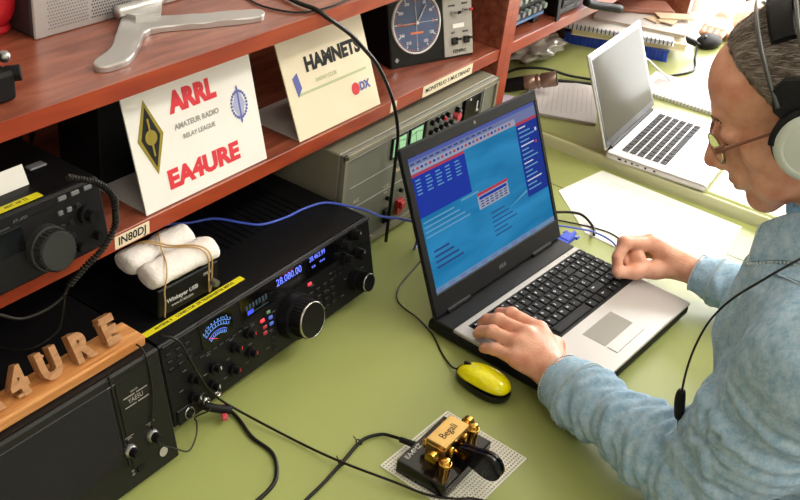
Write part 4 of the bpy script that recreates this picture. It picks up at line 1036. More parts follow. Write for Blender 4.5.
for x in (-1, 1):
    b = MB(T(.47 + x * .135, -.50, -.7495) @ RZ(-x * .1)); b.ball((0, 0, .045), (.048, .14, .05), 20); b.v = [(v[0], v[1], max(v[2], -.7495)) for v in b.v]
    o = b.build('shoe', 'blackmatte', MAN); o.matrix_parent_inverse = parent_inv(MAN)
STL = thing('stool', 'black padded stool under the man in the denim shirt', 'stool', (.47, -.90, -.75), 0)
MB().lathe([(0, .36), (.17, .36), (.19, .375), (.19, .40), (.17, .417), (0, .42)], seg=36).build('seat', 'blackmatte', STL)
MB().cyl((0, 0, .05), (0, 0, .36), .025).build('post', 'steel', STL)
for k in range(5):
    a = k * 2 * PI / 5 + .3; MB().tube([(0, 0, .06), (.15 * math.cos(a), .15 * math.sin(a), .05), (.28 * math.cos(a), .28 * math.sin(a), .016)], .014, smoothn=3).build('leg', 'steel', STL)
def lipmask(c):
    A = np.array(headinv); q = c @ A[:3, :3].T + A[:3, 3]
    lip = (np.abs(q[:, 0]) < .022) & (q[:, 1] > .088) & (((q[:, 2] + .065) / .0105) ** 2 + (q[:, 0] / .022) ** 2 < 1)
    return lip.astype(int)
def skindisp(P, me):
    N = np.zeros(len(P) * 3); me.vertices.foreach_get('normal', N); N = N.reshape(-1, 3)
    return P + N * (.00025 * np.sin(P[:, [0]] * 900 + 3 * np.sin(P[:, [1]] * 300)) * np.sin(P[:, [2]] * 700 + P[:, [1]] * 500))
BODY = s.build('body', ['skin', 'lip'], MAN, disp=skindisp, facemat=lipmask)
sm = BODY.modifiers.new('smooth', 'SMOOTH'); sm.factor = .5; sm.iterations = 2
# nails
def nail(name, p, dirv, up, w, l):
    b = MB(frame(p, V(up).cross(V(dirv)), dirv)); b.ball((0, 0, 0), (w, l, .0012), 14)
    o = b.build(name, mat('nail', '#d8a898', .3), MAN); o.matrix_parent_inverse = parent_inv(MAN); return o


# eyes, brows
for x in (-1, 1):
    b = MB(HM); b.ball((x * .0295, .0745, -.0005), (.0122, .0122, .0108), 20, mi=0); b.cyl((x * .0295, .0852, -.0045), (x * .0295, .0866, -.0053), .0050, mi=1)
    o = b.build('eye', [mat('eye_white', '#d8d2c8', .2), mat('eye_iris', '#3a2a20', .2)], MAN); o.matrix_parent_inverse = parent_inv(MAN)
    b = MB(HM)
    for k in range(70):
        t = random.random(); px = x * (.014 + .034 * t); py = .0935 - .013 * t * t; pz = .0245 + .004 * math.sin(t * 2.6) + random.uniform(-.002, .002)
        b.tube([(px, py, pz), (px + x * .006, py + .0005 - .002 * t, pz + random.uniform(.0, .003))], .00042, 4, smoothn=1)
    o = b.build('eyebrow', 'hairdark', MAN); o.matrix_parent_inverse = parent_inv(MAN)
# --- hair
hs = SDF(np.array(HP) - .17, np.array(HP) + .17, .0025); hs.M = HM
hs.ell((0, -.024, .041), (.0795, .1025, .0885), k=0); hs.ell((0, .024, .058), (.066, .056, .053), k=.02)
for x in (-1, 1): hs.ell((x * .066, .016, .008), (.0135, .030, .046), k=.012); hs.ell((0, -.06, -.03), (.066, .062, .06), k=.02)
hs.plane((0, .058, .106), (0, 1, -.55), k=.010)      # hairline over the forehead
hs.plane((0, -.10, -.075), (0, .25, -1), k=.008)
for x in (-1, 1):
    hs.ell((x * .076, .088, -.020), (.055, .050, .064), k=.010, sub=True)   # face side
    hs.ell((x * .058, .090, .050), (.040, .038, .046), k=.010, sub=True)    # receding temple
    hs.ell((x * .088, -.014, -.028), (.022, .024, .040), k=.006, sub=True)  # round the ear
def hairdisp(P, me):
    N = np.zeros(len(P) * 3); me.vertices.foreach_get('normal', N); N = N.reshape(-1, 3); A = np.array(headinv); q = P @ A[:3, :3].T + A[:3, 3]
    f = np.sin(q[:, 0] * 900 + 6 * np.sin(q[:, 1] * 60) + 4 * np.sin(q[:, 2] * 75)) * .0006 + np.sin(q[:, 0] * 420 + q[:, 2] * 260 + 3 * np.sin(q[:, 1] * 50)) * .0008
    return P + N * f[:, None]
HAIR = hs.build('hair', 'hair', MAN, disp=hairdisp)
from mathutils.bvhtree import BVHTree
bv = BVHTree.FromPolygons([v.co.copy() for v in HAIR.data.vertices], [list(p.vertices) for p in HAIR.data.polygons])
sb = MB(); hv = HAIR.data.vertices; nv = len(hv); hi_ = headinv.to_3x3()
for k in range(5200):
    v = hv[random.randrange(nv)]; p = v.co.copy(); nn = v.normal.copy(); lp = headinv @ p; ln = hi_ @ nn
    if ln.y < -.9: continue
    # comb direction in head space: back and down over the sides
    side = abs(lp.x) / .08
    cd = V((0.12 * math.copysign(1, lp.x), -1, -.15 - .9 * side * (1 if lp.z < .06 else .3))) + V((random.uniform(-.25, .25), random.uniform(-.2, .2), random.uniform(-.25, .25)))
    cd = (HM.to_3x3() @ cd); cd = (cd - nn * cd.dot(nn)).normalized()
    L_ = random.uniform(.014, .026); pts = [p - nn * .001]
    for j in (1, 2, 3):
        qv = p + cd * L_ * j / 3; h_ = bv.find_nearest(qv)
        if h_[0] is not None: qv = h_[0] + h_[1] * (.0009 + .0004 * random.random())
        pts.append(qv)
    n0 = len(sb.v); w_ = HM.to_3x3() @ V((0, 0, 0)); sd = cd.cross(nn).normalized() * .00042
    for j, pt in enumerate(pts):
        sc_ = (1, 1, .8, .15)[j]; sb.v.append(tuple(pt + sd * sc_)); sb.v.append(tuple(pt - sd * sc_)); sb.v.append(tuple(pt + nn * .0005 * sc_))
    mi_ = 0 if random.random() < (.30 + .45 * max(0, min(1, (.045 - lp.z) / .07))) else 1
    for j in range(3):
        a = n0 + j * 3; c_ = a + 3
        for f_ in ((a, c_, c_ + 2, a + 2), (a + 2, c_ + 2, c_ + 1, a + 1)): sb.f.append(list(f_)); sb.mi.append(mi_); sb.sm.append(True)
o = sb.build('hair_strands', ['hairlight', 'hairdark'], MAN); o.matrix_parent_inverse = parent_inv(MAN)

# --- shirt
def fold(P, N, pts):
    out = np.zeros(len(P))
    return out
g = SDF((.10, -1.04, -.30), (1.0, -.30, .50), .0034)
g.ell((.465, -.680, .222), (.178, .108, .195), rot=Matrix.Rotation(-.40, 3, 'X'), k=.05); g.ell((.47, -.80, -.03), (.168, .125, .18), k=.06); g.ell((.47, -.87, -.18), (.17, .13, .10), k=.05)
g.ell((.420, -.618, .248), (.095, .058, .12), rot=Matrix.Rotation(-.25, 3, 'X'), k=.05)
g.cone((.460, -.648, .395), (.46, -.680, .315), .060, .105, .04)
g.cone((.40, -.675, .335), SL, .072, .068, .05); g.cone((.53, -.675, .335), SR, .070, .064, .05)
for S_, E2, W_, cut in ((SL, EL, WL, 1), (SR, ER, WR, 0)):
    g.chain([S_, S_.lerp(E2, .5), E2], [.068, .064, .060], .03); g.chain([E2, E2.lerp(W_, .3), E2.lerp(W_, .75), E2.lerp(W_, .90)], [.058, .054, .044, .0405] if W_ is WL else [.052, .046, .038, .034], .02)
g.M = I4
for S_, E2, W_ in ((SL, EL, WL), (SR, ER, WR)):
    dr = (W_ - E2).normalized(); c_ = E2.lerp(W_, .88)
    g.cone(E2.lerp(W_, .80), E2.lerp(W_, .965), .044 if W_ is WL else .037, .0415 if W_ is WL else .034, .006)      # cuff band
    for k_, off in ((-1, .0),): pass
for S_, E2, W_ in ((SL, EL, WL), (SR, ER, WR)):
    dr = (W_ - E2).normalized(); e_ = E2.lerp(W_, .958)
    bx = (np.array(e_) - .10, np.array(e_) + .10)
    g.plane(e_, dr, k=.003, box=bx); g.cone(e_ - dr * .03, e_ + dr * .05, .0375 if W_ is WL else .0300, .0375 if W_ is WL else .0300, .002, sub=True)
# neck opening
nk0, nk1 = HM @ V((0, -.045, -.09)), V((.452, -.635, .40))
g.cone(nk0, nk1, .064, .058, .006, sub=True)
g.cone(V(nk1) + V((0, .01, 0)), V((.45, -.575, .345)), .040, .020, .006, sub=True)
def shirtdisp(P, me):
    N = np.zeros(len(P) * 3); me.vertices.foreach_get('normal', N); N = N.reshape(-1, 3); f = np.zeros(len(P))
    for S_, E2, W_, amp in ((SL, EL, WL, 1), (SR, ER, WR, .7)):
        S3, E3, W3 = map(np.array, (S_, E2, W_))
        for A3, B3, la, lb, rr in ((S3, E3, .25, 1.0, .075), (E3, W3, 0.0, .86, .065)):
            ab = B3 - A3; L = np.linalg.norm(ab); t = ((P - A3) @ ab) / L ** 2; q = P - A3 - np.clip(t, 0, 1)[:, None] * ab; dist = np.linalg.norm(q, axis=1)
            w = np.clip((rr + .02 - dist) / .02, 0, 1) * np.clip((t - la + .15) / .15, 0, 1) * np.clip((lb - t) / .1, 0, 1)
            ang = np.arctan2(q[:, 2], q[:, 0])
            f += w * amp * (.0042 * np.sin(t * L * 120 + 1.6 * np.sin(ang * 1.0 + t * 4) + 1.3 * np.cos(ang * 2)) * (.35 + .65 * np.sin(ang * 1.5 + t * 9) ** 2) + .0018 * np.sin(t * L * 290 + 3 * np.sin(ang * 2)))
    # broad creases over the trunk radiating from the armpit
    pit = np.array((.335, -.60, .20)); q = P - pit; dd = np.linalg.norm(q, axis=1); an = np.arctan2(q[:, 2], q[:, 1])
    w = np.clip(1 - dd / .26, 0, 1) * np.clip((dd - .015) / .04, 0, 1)
    f += w * (.0050 * np.sin(an * 7 + dd * 22) + .0022 * np.sin(an * 13 - dd * 50))
    P2 = P + N * f[:, None]
    nz = np.array([noise.noise(V(p) * 11) * .006 + noise.noise(V(p) * 34) * .0022 for p in P2])
    S_noise = np.array([noise.noise(V((p[0] * 26, p[1] * 26, p[2] * 60))) * .0022 for p in P2])
    return P2 + N * (nz + S_noise)[:, None]
SHIRT = g.build('shirt', 'denim', MAN, disp=shirtdisp)
sm = SHIRT.modifiers.new('smooth', 'SMOOTH'); sm.factor = .5; sm.iterations = 1
# cuff stitching and hems: rings of little stitches round each cuff edge
for E2, W_ in ((EL, WL), (ER, WR)):
    dr = (W_ - E2).normalized(); a = dr.cross(V((0, 0, 1))).normalized(); c2 = dr.cross(a); b = MB()
    for t_, r_0, n_ in ((.956, .0405 if W_ is WL else .0330, 64),):
        c_ = E2.lerp(W_, t_)
        for k in range(n_):
            an = 2 * PI * k / n_; p = c_ + (a * math.cos(an) + c2 * math.sin(an)) * r_0
            b.ball(p, (.0014, .0014, .0014), 6)
    o = b.build('cuff_edge', 'stitch', MAN, label='pale frayed cuff edge'); o.matrix_parent_inverse = parent_inv(MAN)
# seams snapped to the cloth: front placket and shoulder yoke
bvs = BVHTree.FromPolygons([v.co.copy() for v in SHIRT.data.vertices], [list(p.vertices) for p in SHIRT.data.polygons])
def seam(name, pts, w, matn, n=40, dots=False):
    C_ = curve(pts, n // (len(pts) - 1)); C_ = [bvs.find_nearest(p) for p in C_]; b = MB(); bm = bmesh.new(); L_, R_ = [], []
    for i, h_ in enumerate(C_):
        p, nn = h_[0], h_[1]; tn = (C_[min(i + 1, len(C_) - 1)][0] - C_[max(i - 1, 0)][0]).normalized(); sd = tn.cross(nn).normalized()
        if dots:
            if i % 1 == 0: b.ball(p + nn * .0012, (.0010, .0010, .0008), 6)
        else:
            for q_, LL in ((p + nn * .0013 + sd * w, L_), (p + nn * .0013 - sd * w, R_)): LL.append(bm.verts.new(q_))
    if not dots:
        for i in range(len(L_) - 1): bm.faces.new((L_[i], L_[i + 1], R_[i + 1], R_[i]))
        b._add(bm, I4, 0, True)
    else: bm.free()
    o = b.build(name, matn, MAN); o.matrix_parent_inverse = parent_inv(MAN); return o
# collar: folded leaves standing round the neck, open at the throat
def collar():
    top = [(.412, -.553, .402), (.404, -.585, .436), (.398, -.630, .458), (.412, -.680, .474), (.462, -.708, .480)]
    mid = [(.404, -.552, .398), (.394, -.588, .430), (.384, -.636, .448), (.400, -.696, .464), (.462, -.726, .470)]
    low = [(.386, -.556, .354), (.364, -.602, .388), (.342, -.652, .402), (.368, -.728, .424), (.462, -.760, .434)]
    ins = [(.420, -.568, .385), (.412, -.592, .410), (.408, -.632, .430), (.420, -.676, .444), (.462, -.700, .450)]
    b = MB(); bm = bmesh.new(); rows = []
    for L_ in (ins, top, mid, low):
        full = L_ + [(.924 - x, y, z) for x, y, z in reversed(L_[:-1])]
        rows.append([bm.verts.new(p) for p in curve(full, 4)])
    for j in range(3):
        for k in range(len(rows[0]) - 1): bm.faces.new((rows[j][k], rows[j][k + 1], rows[j + 1][k + 1], rows[j + 1][k]))
    edge = [v.co.copy() for v in rows[3]]; fr = [rows[2][0].co.copy(), rows[3][0].co.copy()]
    b._add(bm, I4, 0, True); o = b.build('collar', 'denim', MAN); o.matrix_parent_inverse = parent_inv(MAN)
    so = o.modifiers.new('thick', 'SOLIDIFY'); so.thickness = .003; so.offset = 0
    ss = o.modifiers.new('sub', 'SUBSURF'); ss.levels = 1; ss.render_levels = 2
    b = MB(); nrm = V((-.75, .45, .25))
    for P_ in (edge, [fr[0].lerp(fr[1], t / 8) for t in range(9)]):
        dense = curve(P_, 3 if len(P_) > 9 else 2)
        for q_ in dense: b.ball(q_ + nrm * .0006, (.0016, .0016, .0016), 6)
    o = b.build('collar_edge', 'stitch', MAN, label='pale frayed collar edge'); o.matrix_parent_inverse = parent_inv(MAN)

collar()
for E2, W_, rr in ((EL, WL, .047), (ER, WR, .040)):
    dr = (W_ - E2).normalized(); a = dr.cross(V((0, 0, 1))).normalized(); c2 = dr.cross(a)
    for t_ in (.80, .785): seam('cuff_seam', [E2.lerp(W_, t_) + (a * math.cos(q_) + c2 * math.sin(q_)) * rr for q_ in [k * PI / 8 for k in range(17)]], .0010, 'stitch', 128, dots=True)
seam('placket_seam', [(.372, -.560, .385), (.345, -.545, .335), (.330, -.54, .27), (.322, -.545, .20)], .0022, 'stitch', 60, dots=True)
seam('yoke_seam', [(.345, -.590, .385), (.315, -.640, .40), (.30, -.72, .38)], .0022, 'stitch', 50, dots=True)
seam('yoke_seam', [(.350, -.585, .378), (.322, -.636, .395), (.305, -.72, .375)], .0018, 'denimdark', 50)

# --- headphones
HPN = thing('headphones', 'grey and black over-ear headphones worn by the man in the denim shirt', 'headphones', tuple(HP), 0)
HL = HPN_M = RZ(math.radians(14)) @ RX(-HA)
for x in (-1, 1):
    o_ = (x * .082, -.012, -.006)
    b = MB(HL); b.lathe([(.018, .0), (.034, .0), (.042, .006), (.043, .014), (.039, .020), (.026, .020), (.018, .012)], o_, (x, 0, 0), 40); b.build('ear_cushion', 'blackmatte', HPN)
    b = MB(HL); b.lathe([(.037, .018), (.0395, .020), (.0400, .026), (.038, .032), (.031, .0355), (.029, .0345), (.029, .0345), (.012, .0370), (0, .0375)], o_, (x, 0, 0), 48); b.build('ear_cup', mat('pale_grey_green_plastic', '#c8d2c8', .35, metal=.15), HPN, label='pale grey green ear cup')
    b = MB(HL); q0 = V(o_) + V((x * .026, 0, 0))
    b.prism([(-.014, .030), (.016, .030), (.028, .052), (.024, .074), (.008, .082), (-.012, .076), (-.022, .056)], -.006, .007, m=frame((x * .100, -.012, -.010), (0, 1, 0), (0, 0, 1)), bev=.002)
    b.tube([(x * .109, -.012 + .041 * math.cos(a), -.006 + .041 * math.sin(a)) for a in [math.radians(20 + k * 14) for k in range(11)]], .0042)
    b.build('yoke', 'blackmatte', HPN)
for yy_ in (-.024, .010):
    b = MB(HL); b.tube([(.098 * math.cos(a) * 1.08, yy_ + (.004 if yy_ > 0 else -.004) * math.sin(a), .045 + .088 * math.sin(a)) for a in [PI * k / 14 for k in range(15)]], .0027, 10); b.build('headband_rod', mat('rod_grey', '#4c4e4c', .35, metal=.4), HPN)
b = MB(HL); bm = bmesh.new(); rows_ = []
for k in range(25):
    a = math.radians(42 + 96 * k / 24); rows_.append([bm.verts.new((.087 * math.cos(a), -.011 + w_, .040 + .093 * math.sin(a) + e_)) for w_, e_ in ((-.015, 0), (-.010, .003), (.010, .003), (.015, 0), (.010, -.002), (-.010, -.002))])
for k in range(24):
    for j in range(6): bm.faces.new((rows_[k][j], rows_[k][(j + 1) % 6], rows_[k + 1][(j + 1) % 6], rows_[k + 1][j]))
b._add(bm, I4, 0, True); b.build('headband_pad', 'blackmatte', HPN)
b = MB(HL); b.tube([(-.1, -.016, -.05), (-.098, -.02, -.062)], .004); b.build('cord_relief', 'blackmatte', HPN)
ce = HM @ V((-.100, -.018, -.060))
cableobj('headphone_cord', [ce, ce + V((-.02, -.03, -.03)), (.285, -.600, .410), (.300, -.568, .355), (.302, -.552, .315), (.300, -.546, .275), (.303, -.545, .235), (.306, -.548, .196), (.309, -.552, .165), (.315, -.56, .13)], .0014, 'cable', 'black headphone cord hanging down the front of the denim shirt')
b = MB(); b.tube([(.305, -.547, .205), (.306, -.548, .192), (.309, -.552, .168), (.3095, -.553, .160)], .0062, 12, rfun=lambda t: .55 + .55 * math.sin(PI * min(1, t * .9 + .1)))
tag(b.build('cord_clip', 'blackmatte'), 'black inline lump at the lower end of the headphone cord', 'cord clip')
# --- glasses
GL = thing('glasses', 'brown framed reading glasses low on the nose of the man', 'glasses', tuple(HP), 0)
gy = .104
for x in (-1, 1):
    b = MB(HL); ring = [(x * .029 + .0205 * math.cos(a) * 1.08, gy + .004 - .0100 * (1 + x * math.cos(a)), -.010 + .0190 * math.sin(a)) for a in [2 * PI * k / 20 for k in range(20)]]
    b.tube(ring, .0012, 6, closed=True, smoothn=2); b.build('rim', mat('bronze_frame', '#8a6a4c', .3, metal=.6), GL)
    b = MB(HL); b.prism([(.0222 * math.cos(2 * PI * k / 28), .0185 * math.sin(2 * PI * k / 28)) for k in range(28)], -.0008, .0008, m=frame((x * .029, gy - .0060, -.010), (-1, x * .44, 0), (0, 0, 1)))
    b.build('lens', mat('lens_glass', '#fff6e8', .03, trans=.85), GL)
    b = MB(HL); b.tube([(x * .0515, gy - .012, -.004), (x * .062, gy - .018, -.002), (x * .071, gy - .045, .004), (x * .079, .005, .010), (x * .083, -.02, .006)], .0018, 8); b.box((x * .055, gy - .014, -.003), (.006, .012, .008), bev=.001); b.build('temple', mat('brown_acetate', '#7c4c34', .35), GL)
b = MB(HL); b.tube([(-.009, gy, -.006), (0, gy + .004, -.002), (.009, gy, -.006)], .0013, 6); b.build('bridge', mat('bronze_bridge', '#8a6a4c', .3, metal=.6), GL)

# ------------------------------------------------------------------ a second person's hand at the far edge
P2 = thing('person', 'forearm and hand of another person resting on a black mouse at the far desk', 'person', (2.25, .05, FZ if 'FZ' in globals() else .0255), 0)
s2 = SDF((1.95, -.25, 0.0), (2.85, .20, .20), .004)
wr2 = V((2.27, .040, .050)); s2.cone((2.80, -.10, .075), wr2, .046, .028, .02); s2.ell((2.22, .038, .048), (.045, .036, .017), k=.02)
for i in range(4):
    yb = .058 - i * .018; s2.chain([(2.20, yb, .050), (2.150, yb - .008, .056), (2.115, yb - .010, .048)], [.011, .0098, .0085], .004)
s2.chain([(2.25, .015, .045), (2.215, -.008, .042), (2.17, -.018, .040)], [.015, .011, .009], .008)
s2.build('body', 'skin', P2)
e2 = SDF((2.40, -.25, -.02), (2.92, .20, .22), .005); e2.cone((2.46, -.010, .062), (2.85, -.11, .085), .050, .060, .01); e2.plane((2.45, -.010, .062), (-1, 0, 0), k=.003); e2.build('sleeve', mat('dark_sleeve', '#45505c', .9), P2)
M3 = thing('computer_mouse', 'black mouse under the hand of the person at the far desk', 'mouse', (2.085, .012, .0262), 1.4)
b = MB(); b.ball((0, 0, .012), (.030, .052, .022), 24); 
for i, v in enumerate(b.v): b.v[i] = (v[0], v[1], max(v[2], 0.0))
b.build('shell', 'blackmatte', M3); MB().box((0, .028, .0325), (.005, .014, .004), bev=.001).build('wheel', 'knob', M3)
# ------------------------------------------------------------------ cables
cableobj('network_cable', [(.14, .30, .1395), (.181, .245, .1395), (.216, .231, .1395), (.243, .212, .1395), (.278, .194, .1395), (.297, .159, .1395), (.316, .132, .1395), (.358, .120, .1395), (.402, .116, .1400), (.438, .104, .1405), (.457, .071, .1405), (.470, .046, .138), (.485, .023, .130), (.505, -.004, .128), (.535, -.02, .11), (.57, .0, .05), (.62, .03, .003), (.70, .05, .003)], .0021, 'bluecable', 'blue cable draped over the large transceiver towards the back of the laptop')
cableobj('cable', [(.574, .106, .320), (.583, .100, .300), (.590, .092, .275), (.599, .088, .245), (.606, .086, .215), (.608, .086, .19), (.606, .084, .12), (.60, .08, .004)], .0030, 'cable', 'thick black cable hanging from the shelf in front of the olive grey amplifier') 
cableobj('cable', [(.40, .30, .464), (.372, .235, .4635), (.360, .185, .4635), (.378, .140, .4635), (.420, .125, .4635), (.49, .128, .4635), (.56, .15, .4635)], .0016, 'cable', 'thin black cord lying on the top shelf, curving along its front edge')
cableobj('cable', [(.435, .28, .4665), (.420, .22, .4665), (.406, .16, .4665), (.405, .125, .4665), (.414, .108, .456), (.434, .106, .443), (.471, .106, .418), (.506, .106, .389), (.544, .106, .355), (.575, .106, .319)], .0036, 'cable', 'thick black cable running over the front edge of the top shelf')
cableobj('cable', [(.081, -.012, .010), (.083, -.030, .004), (.078, -.048, .003), (.066, -.079, .003), (.062, -.117, .003), (.041, -.144, .003), (.012, -.158, .003), (-.05, -.160, .003), (-.12, -.17, .003)], .0028, 'cable', 'black cable curling on the desk from the transceiver front, nearest the desk speaker')
cableobj('cable', [(-.012, .012, .172), (.004, -.006, .162), (.03, -.012, .10), (.060, -.012, .045), (.084, -.035, .014), (.099, -.131, .0045), (.103, -.2, .010), (.120, -.275, .010), (.134, -.318, .0055), (.152, -.350, .0055), (.17, -.372, .0055), (.19, -.42, .002)], .0018, 'cable', 'long straight black cable from the speaker corner past the mesh pad')
cableobj('cable', [(.190, -.238, .012), (.192, -.222, .006), (.186, -.206, .004), (.160, -.194, .004), (.113, -.199, .0042), (.067, -.203, .003), (.023, -.205, .003), (-.05, -.21, .003)], .0024, 'cable', 'black cable with small clips leading from the paddle key to the left')
for p, rz in (((.152, -.194, .004), .2), ((.105, -.1995, .004), 0)):
    b = MB(T(*p) @ RZ(rz)); b.tube([(0, math.cos(a) * .0042, .0 + math.sin(a) * .0042 + .002) for a in [k * PI / 4 for k in range(8)]], .0009, closed=True); b.tube([(0, .004, .004), (.003, .010, .006)], .0008, smoothn=3)
    tag(b.build('cable_clip', 'cable'), 'tiny black tie on the paddle cable, %s' % ('nearer the paddle key' if p[0] > .12 else 'farther from the paddle key'), 'cable tie')
b = MB(frame((.190, -.240, .0125), (0, -1, 0), (0, 0, 1))); b.cyl((0, 0, 0), (.0001, 0, 0), .001); 
b = MB(); b.cyl((.190, -.236, .0105), (.193, -.259, .0125), .0040, .0048, seg=16); tag(b.build('jack_plug', 'blackmatte'), 'black plug entering the back of the paddle key base', 'plug')
# plugs at the transceiver front
b = MB(); b.tube([(.050, -.006, .027), (.056, -.014, .024), (.068, -.022, .018), (.078, -.028, .014)], .0062, smoothn=3); tag(b.build('jack_plug', 'blackmatte'), 'fat black plug pushed into the front of the large transceiver', 'plug')
b = MB(); b.box((.068, -.026, .011), (.020, .0075, .007), bev=.001, m=T(.068, -.026, .011) @ RZ(.87) @ T(-.068, .026, -.011)); b.box((.0745, -.0185, .0145), (.006, .009, .009), bev=.001, m=T(.0745, -.0185, .0145) @ RZ(.87) @ T(-.0745, .0185, -.0145)); tag(b.build('connector', 'pink'), 'small pinkish red connector lying before the large transceiver', 'connector')
cableobj('cable', [(-.045, .030, .172), (-.043, .006, .168), (-.046, -.010, .120), (-.058, -.022, .07), (-.052, -.030, .045), (-.035, -.040, .030), (-.018, -.045, .018), (.010, -.030, .014), (.0275, -.014, .016), (.031, -.008, .020), (.045, -.020, .03), (.055, -.012, .028)], .0011, 'cable', 'thin black wire looping over the desk speaker front between its knobs')
# microphone coil cord of the shelf transceiver
pts = curve([(-.08, .078, .395), (-.042, .076, .374), (-.021, .075, .350), (-.018, .075, .329), (-.020, .075, .305), (-.040, .075, .283), (-.063, .080, .266), (-.083, .086, .247)], 8)
hel = []; L_ = 0
for i in range(len(pts) - 1):
    p, qn = pts[i], pts[i + 1]; tdir = (qn - p); ll = tdir.length; tdir.normalize(); a = tdir.cross(V((0, 1, 0))).normalized(); c2 = tdir.cross(a); ns = 5
    for k in range(ns):
        s_ = L_ + ll * k / ns; ph = s_ / .0042 * 2 * PI
        hel.append(p.lerp(qn, k / ns) + (a * math.cos(ph) + c2 * math.sin(ph)) * .0032)
    L_ += ll
hh_ = []; 
b = MB(); b.tube(hel, .0015, 6, smoothn=2); b.tube(pts, .0026, 8, smoothn=0)
tag(b.build('coiled_cord', 'cable'), 'coiled black microphone cord hanging beside the small shelf transceiver', 'cable')
cableobj('cable', [(-.082, .088, .246), (-.090, .09, .232), (-.115, .09, .226), (-.15, .09, .232), (-.19, .086, .262), (-.26, .085, .285)], .0022, 'cable', 'black cord drooping below the shelf edge at the far left')
cableobj('cable', [(-.088, .088, .238), (-.093, .09, .205), (-.105, .09, .185), (-.14, .11, .1705), (-.17, .19, .1695)], .0017, 'cable', 'thin black cord hanging from the shelf edge behind the wooden letters')
cableobj('cable', [(-.16, .24, .36), (-.10, .25, .385), (-.02, .26, .392), (.06, .27, .3835), (.11, .28, .3745), (.16, .30, .373)], .006, 'cable', 'thick black cable looping at the dark back of the lower shelf')
b = MB()
for k in range(7): b.tube([(-.03 + .012 * k, .31 + .01 * math.sin(k), .262), (-.02 + .02 * math.sin(k * 2), .30, .31 + .01 * (k % 3)), (.02 + .015 * math.cos(k * 3), .29 + .006 * k, .34 + .006 * k), (.05 + .01 * math.sin(k), .33, .27)], .0028)
tag(b.build('cable_tangle', 'cable'), 'tangle of black cables behind the small shelf transceiver', 'cables', kind='stuff')
# behind the laptop at right
cableobj('cable', [(.80, .05, .004), (.87, -.06, .006), (.918, -.105, .012), (.945, -.142, .012), (.930, -.178, .006), (.895, -.196, .010)], .0028, 'cable', 'thick black cable looping behind the right side of the laptop')
cableobj('cable', [(.82, .02, .004), (.855, -.10, .012), (.880, -.150, .014), (.905, -.190, .010), (.905, -.230, .006), (.87, -.262, .010)], .0019, 'bluecable', 'blue cable passing behind the laptop towards the right hand')
cableobj('cable', [(.84, .03, .003), (.90, -.10, .003), (.935, -.190, .003), (.930, -.235, .003), (.89, -.270, .006)], .0015, 'cable', 'thin black cord on the desk right of the laptop, below the blue cable')
b = MB(T(.835, -.166, .016) @ RZ(-.08)); b.box((0.0, 0, 0), (.030, .022, .012), bev=.002); b.box((-.019, 0, 0), (.010, .028, .009), bev=.001); b.cyl((.014, .013, 0), (.022, .013, 0), .0028); b.cyl((.014, -.013, 0), (.022, -.013, 0), .0028); b.cyl((.012, 0, 0), (.03, 0, 0), .004)
tag(b.build('serial_connector', 'blue'), 'blue connector plugged into the right side of the laptop', 'connector')
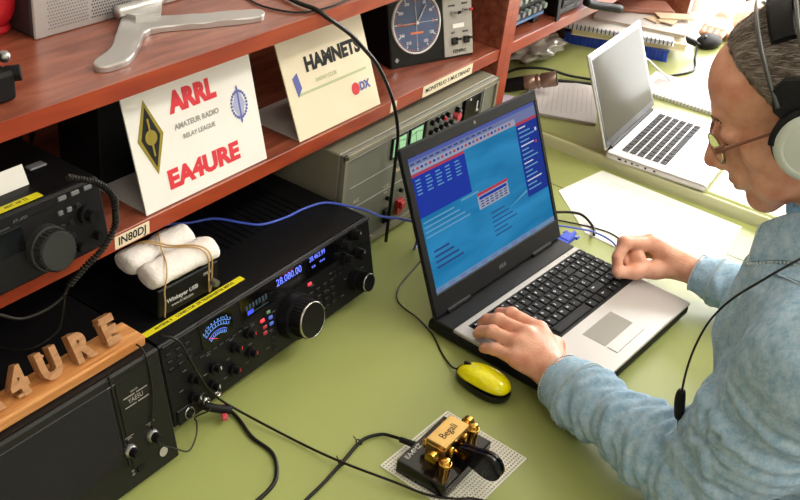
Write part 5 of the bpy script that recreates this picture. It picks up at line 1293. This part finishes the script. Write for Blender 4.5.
# ------------------------------------------------------------------ top shelf things
UZ = .4615
GP = thing('perforated_panel', 'grey perforated metal case standing on the top shelf', 'computer', (.052, .280, UZ), -.0)
b = MB(); b.box((.24, .045, .12), (.50, .088, .24), bev=.004); b.build('case', mat('case_grey', '#45474c', .4, metal=.6), GP)
b = MB(); b.box((.24, -.001, .12), (.50, .004, .24), bev=.0015); b.build('front', mat('satin_grey', '#b8b3b2', .4, metal=.3), GP)
for (x0, x1, mm, nm) in ((.012, .075, '#8a8688', 'fine_holes'), (.080, .150, '#4a484a', 'coarse_holes'), (.156, .24, '#8a8688', 'fine_holes')):
    b = MB()
    n = int((x1 - x0) / .0042)
    for i in range(n):
        for j in range(19):
            b.box((x0 + i * .0042 + (j % 2) * .0021, -.0032, .010 + j * .0042), (.0019, .0006, .0019))
    o = b.build('hole_rows', mat(nm, mm, .6), GP)
ST = thing('stand', 'silver curved metal stand foot at the front of the top shelf', 'stand', (0, 0, 0))
b = MB()
A = [(.037, .150), (.052, .146), (.080, .150), (.118, .175), (.165, .205), (.235, .178), (.300, .152), (.322, .150), (.335, .162), (.325, .176), (.26, .205), (.205, .236), (.185, .262), (.170, .262), (.135, .232), (.085, .190), (.045, .172), (.034, .160)]
A = [(q.x, q.y) for q in curve([(x, y, 0) for x, y in A], 4, True)]
b.prism(A, UZ + .0004, UZ + .0085, bev=.002); b.build('foot_plate', 'alu', ST)
b = MB(); b.tube([(.158, .262, UZ + .015), (.20, .258, UZ + .016), (.245, .268, UZ + .015)], .0085, 14); b.build('pivot', 'alu', ST)
b = MB(); b.prism([(.172, .240), (.205, .228), (.240, .262), (.165, .262)], UZ + .008, UZ + .014); b.build('neck', 'alu', ST)
b = MB(); b.ball((.022, .338, UZ + .045), (.035, .035, .045), 28); b.lathe([(0, 0), (.022, 0), (.026, .006), (.02, .012)], (.022, .338, UZ), seg=24)
tag(b.build('red_container', 'red'), 'glossy red rounded container at the left end of the top shelf', 'container')
b = MB(T(-.098, .175, UZ)); b.box((0, 0, .018), (.036, .05, .034), bev=.004); b.cyl((.014, -.012, .028), (.026, -.022, .030), .009); b.ball((.020, -.004, .044), .007, 12, mi=1); b.cyl((-.005, 0, .03), (-.002, 0, .06), .011)
tag(b.build('clamp_gadget', ['blackmatte', 'steel']), 'small black and chrome gadget at the left edge of the top shelf', 'gadget')

# ------------------------------------------------------------------ groups of repeats
GR = {'foam_roll': 'foam rolls on the keyer box', 'rubber_band': 'rubber bands round the keyer box', 'shelf_label': 'lettered labels on the shelf edge', 'sign_card': 'sign cards on the shelf',
      'cable': 'black cables', 'cable_clip': 'ties on the paddle cable', 'folded_paper': 'folded slips on the book pile', 'paper_scrap': 'paper scraps by the upright', 'book': 'books in the pile'}
for o in bpy.data.objects:
    if o.parent is None and o.get('category') and o.name.split('.')[0] in GR: o['group'] = GR[o.name.split('.')[0]]
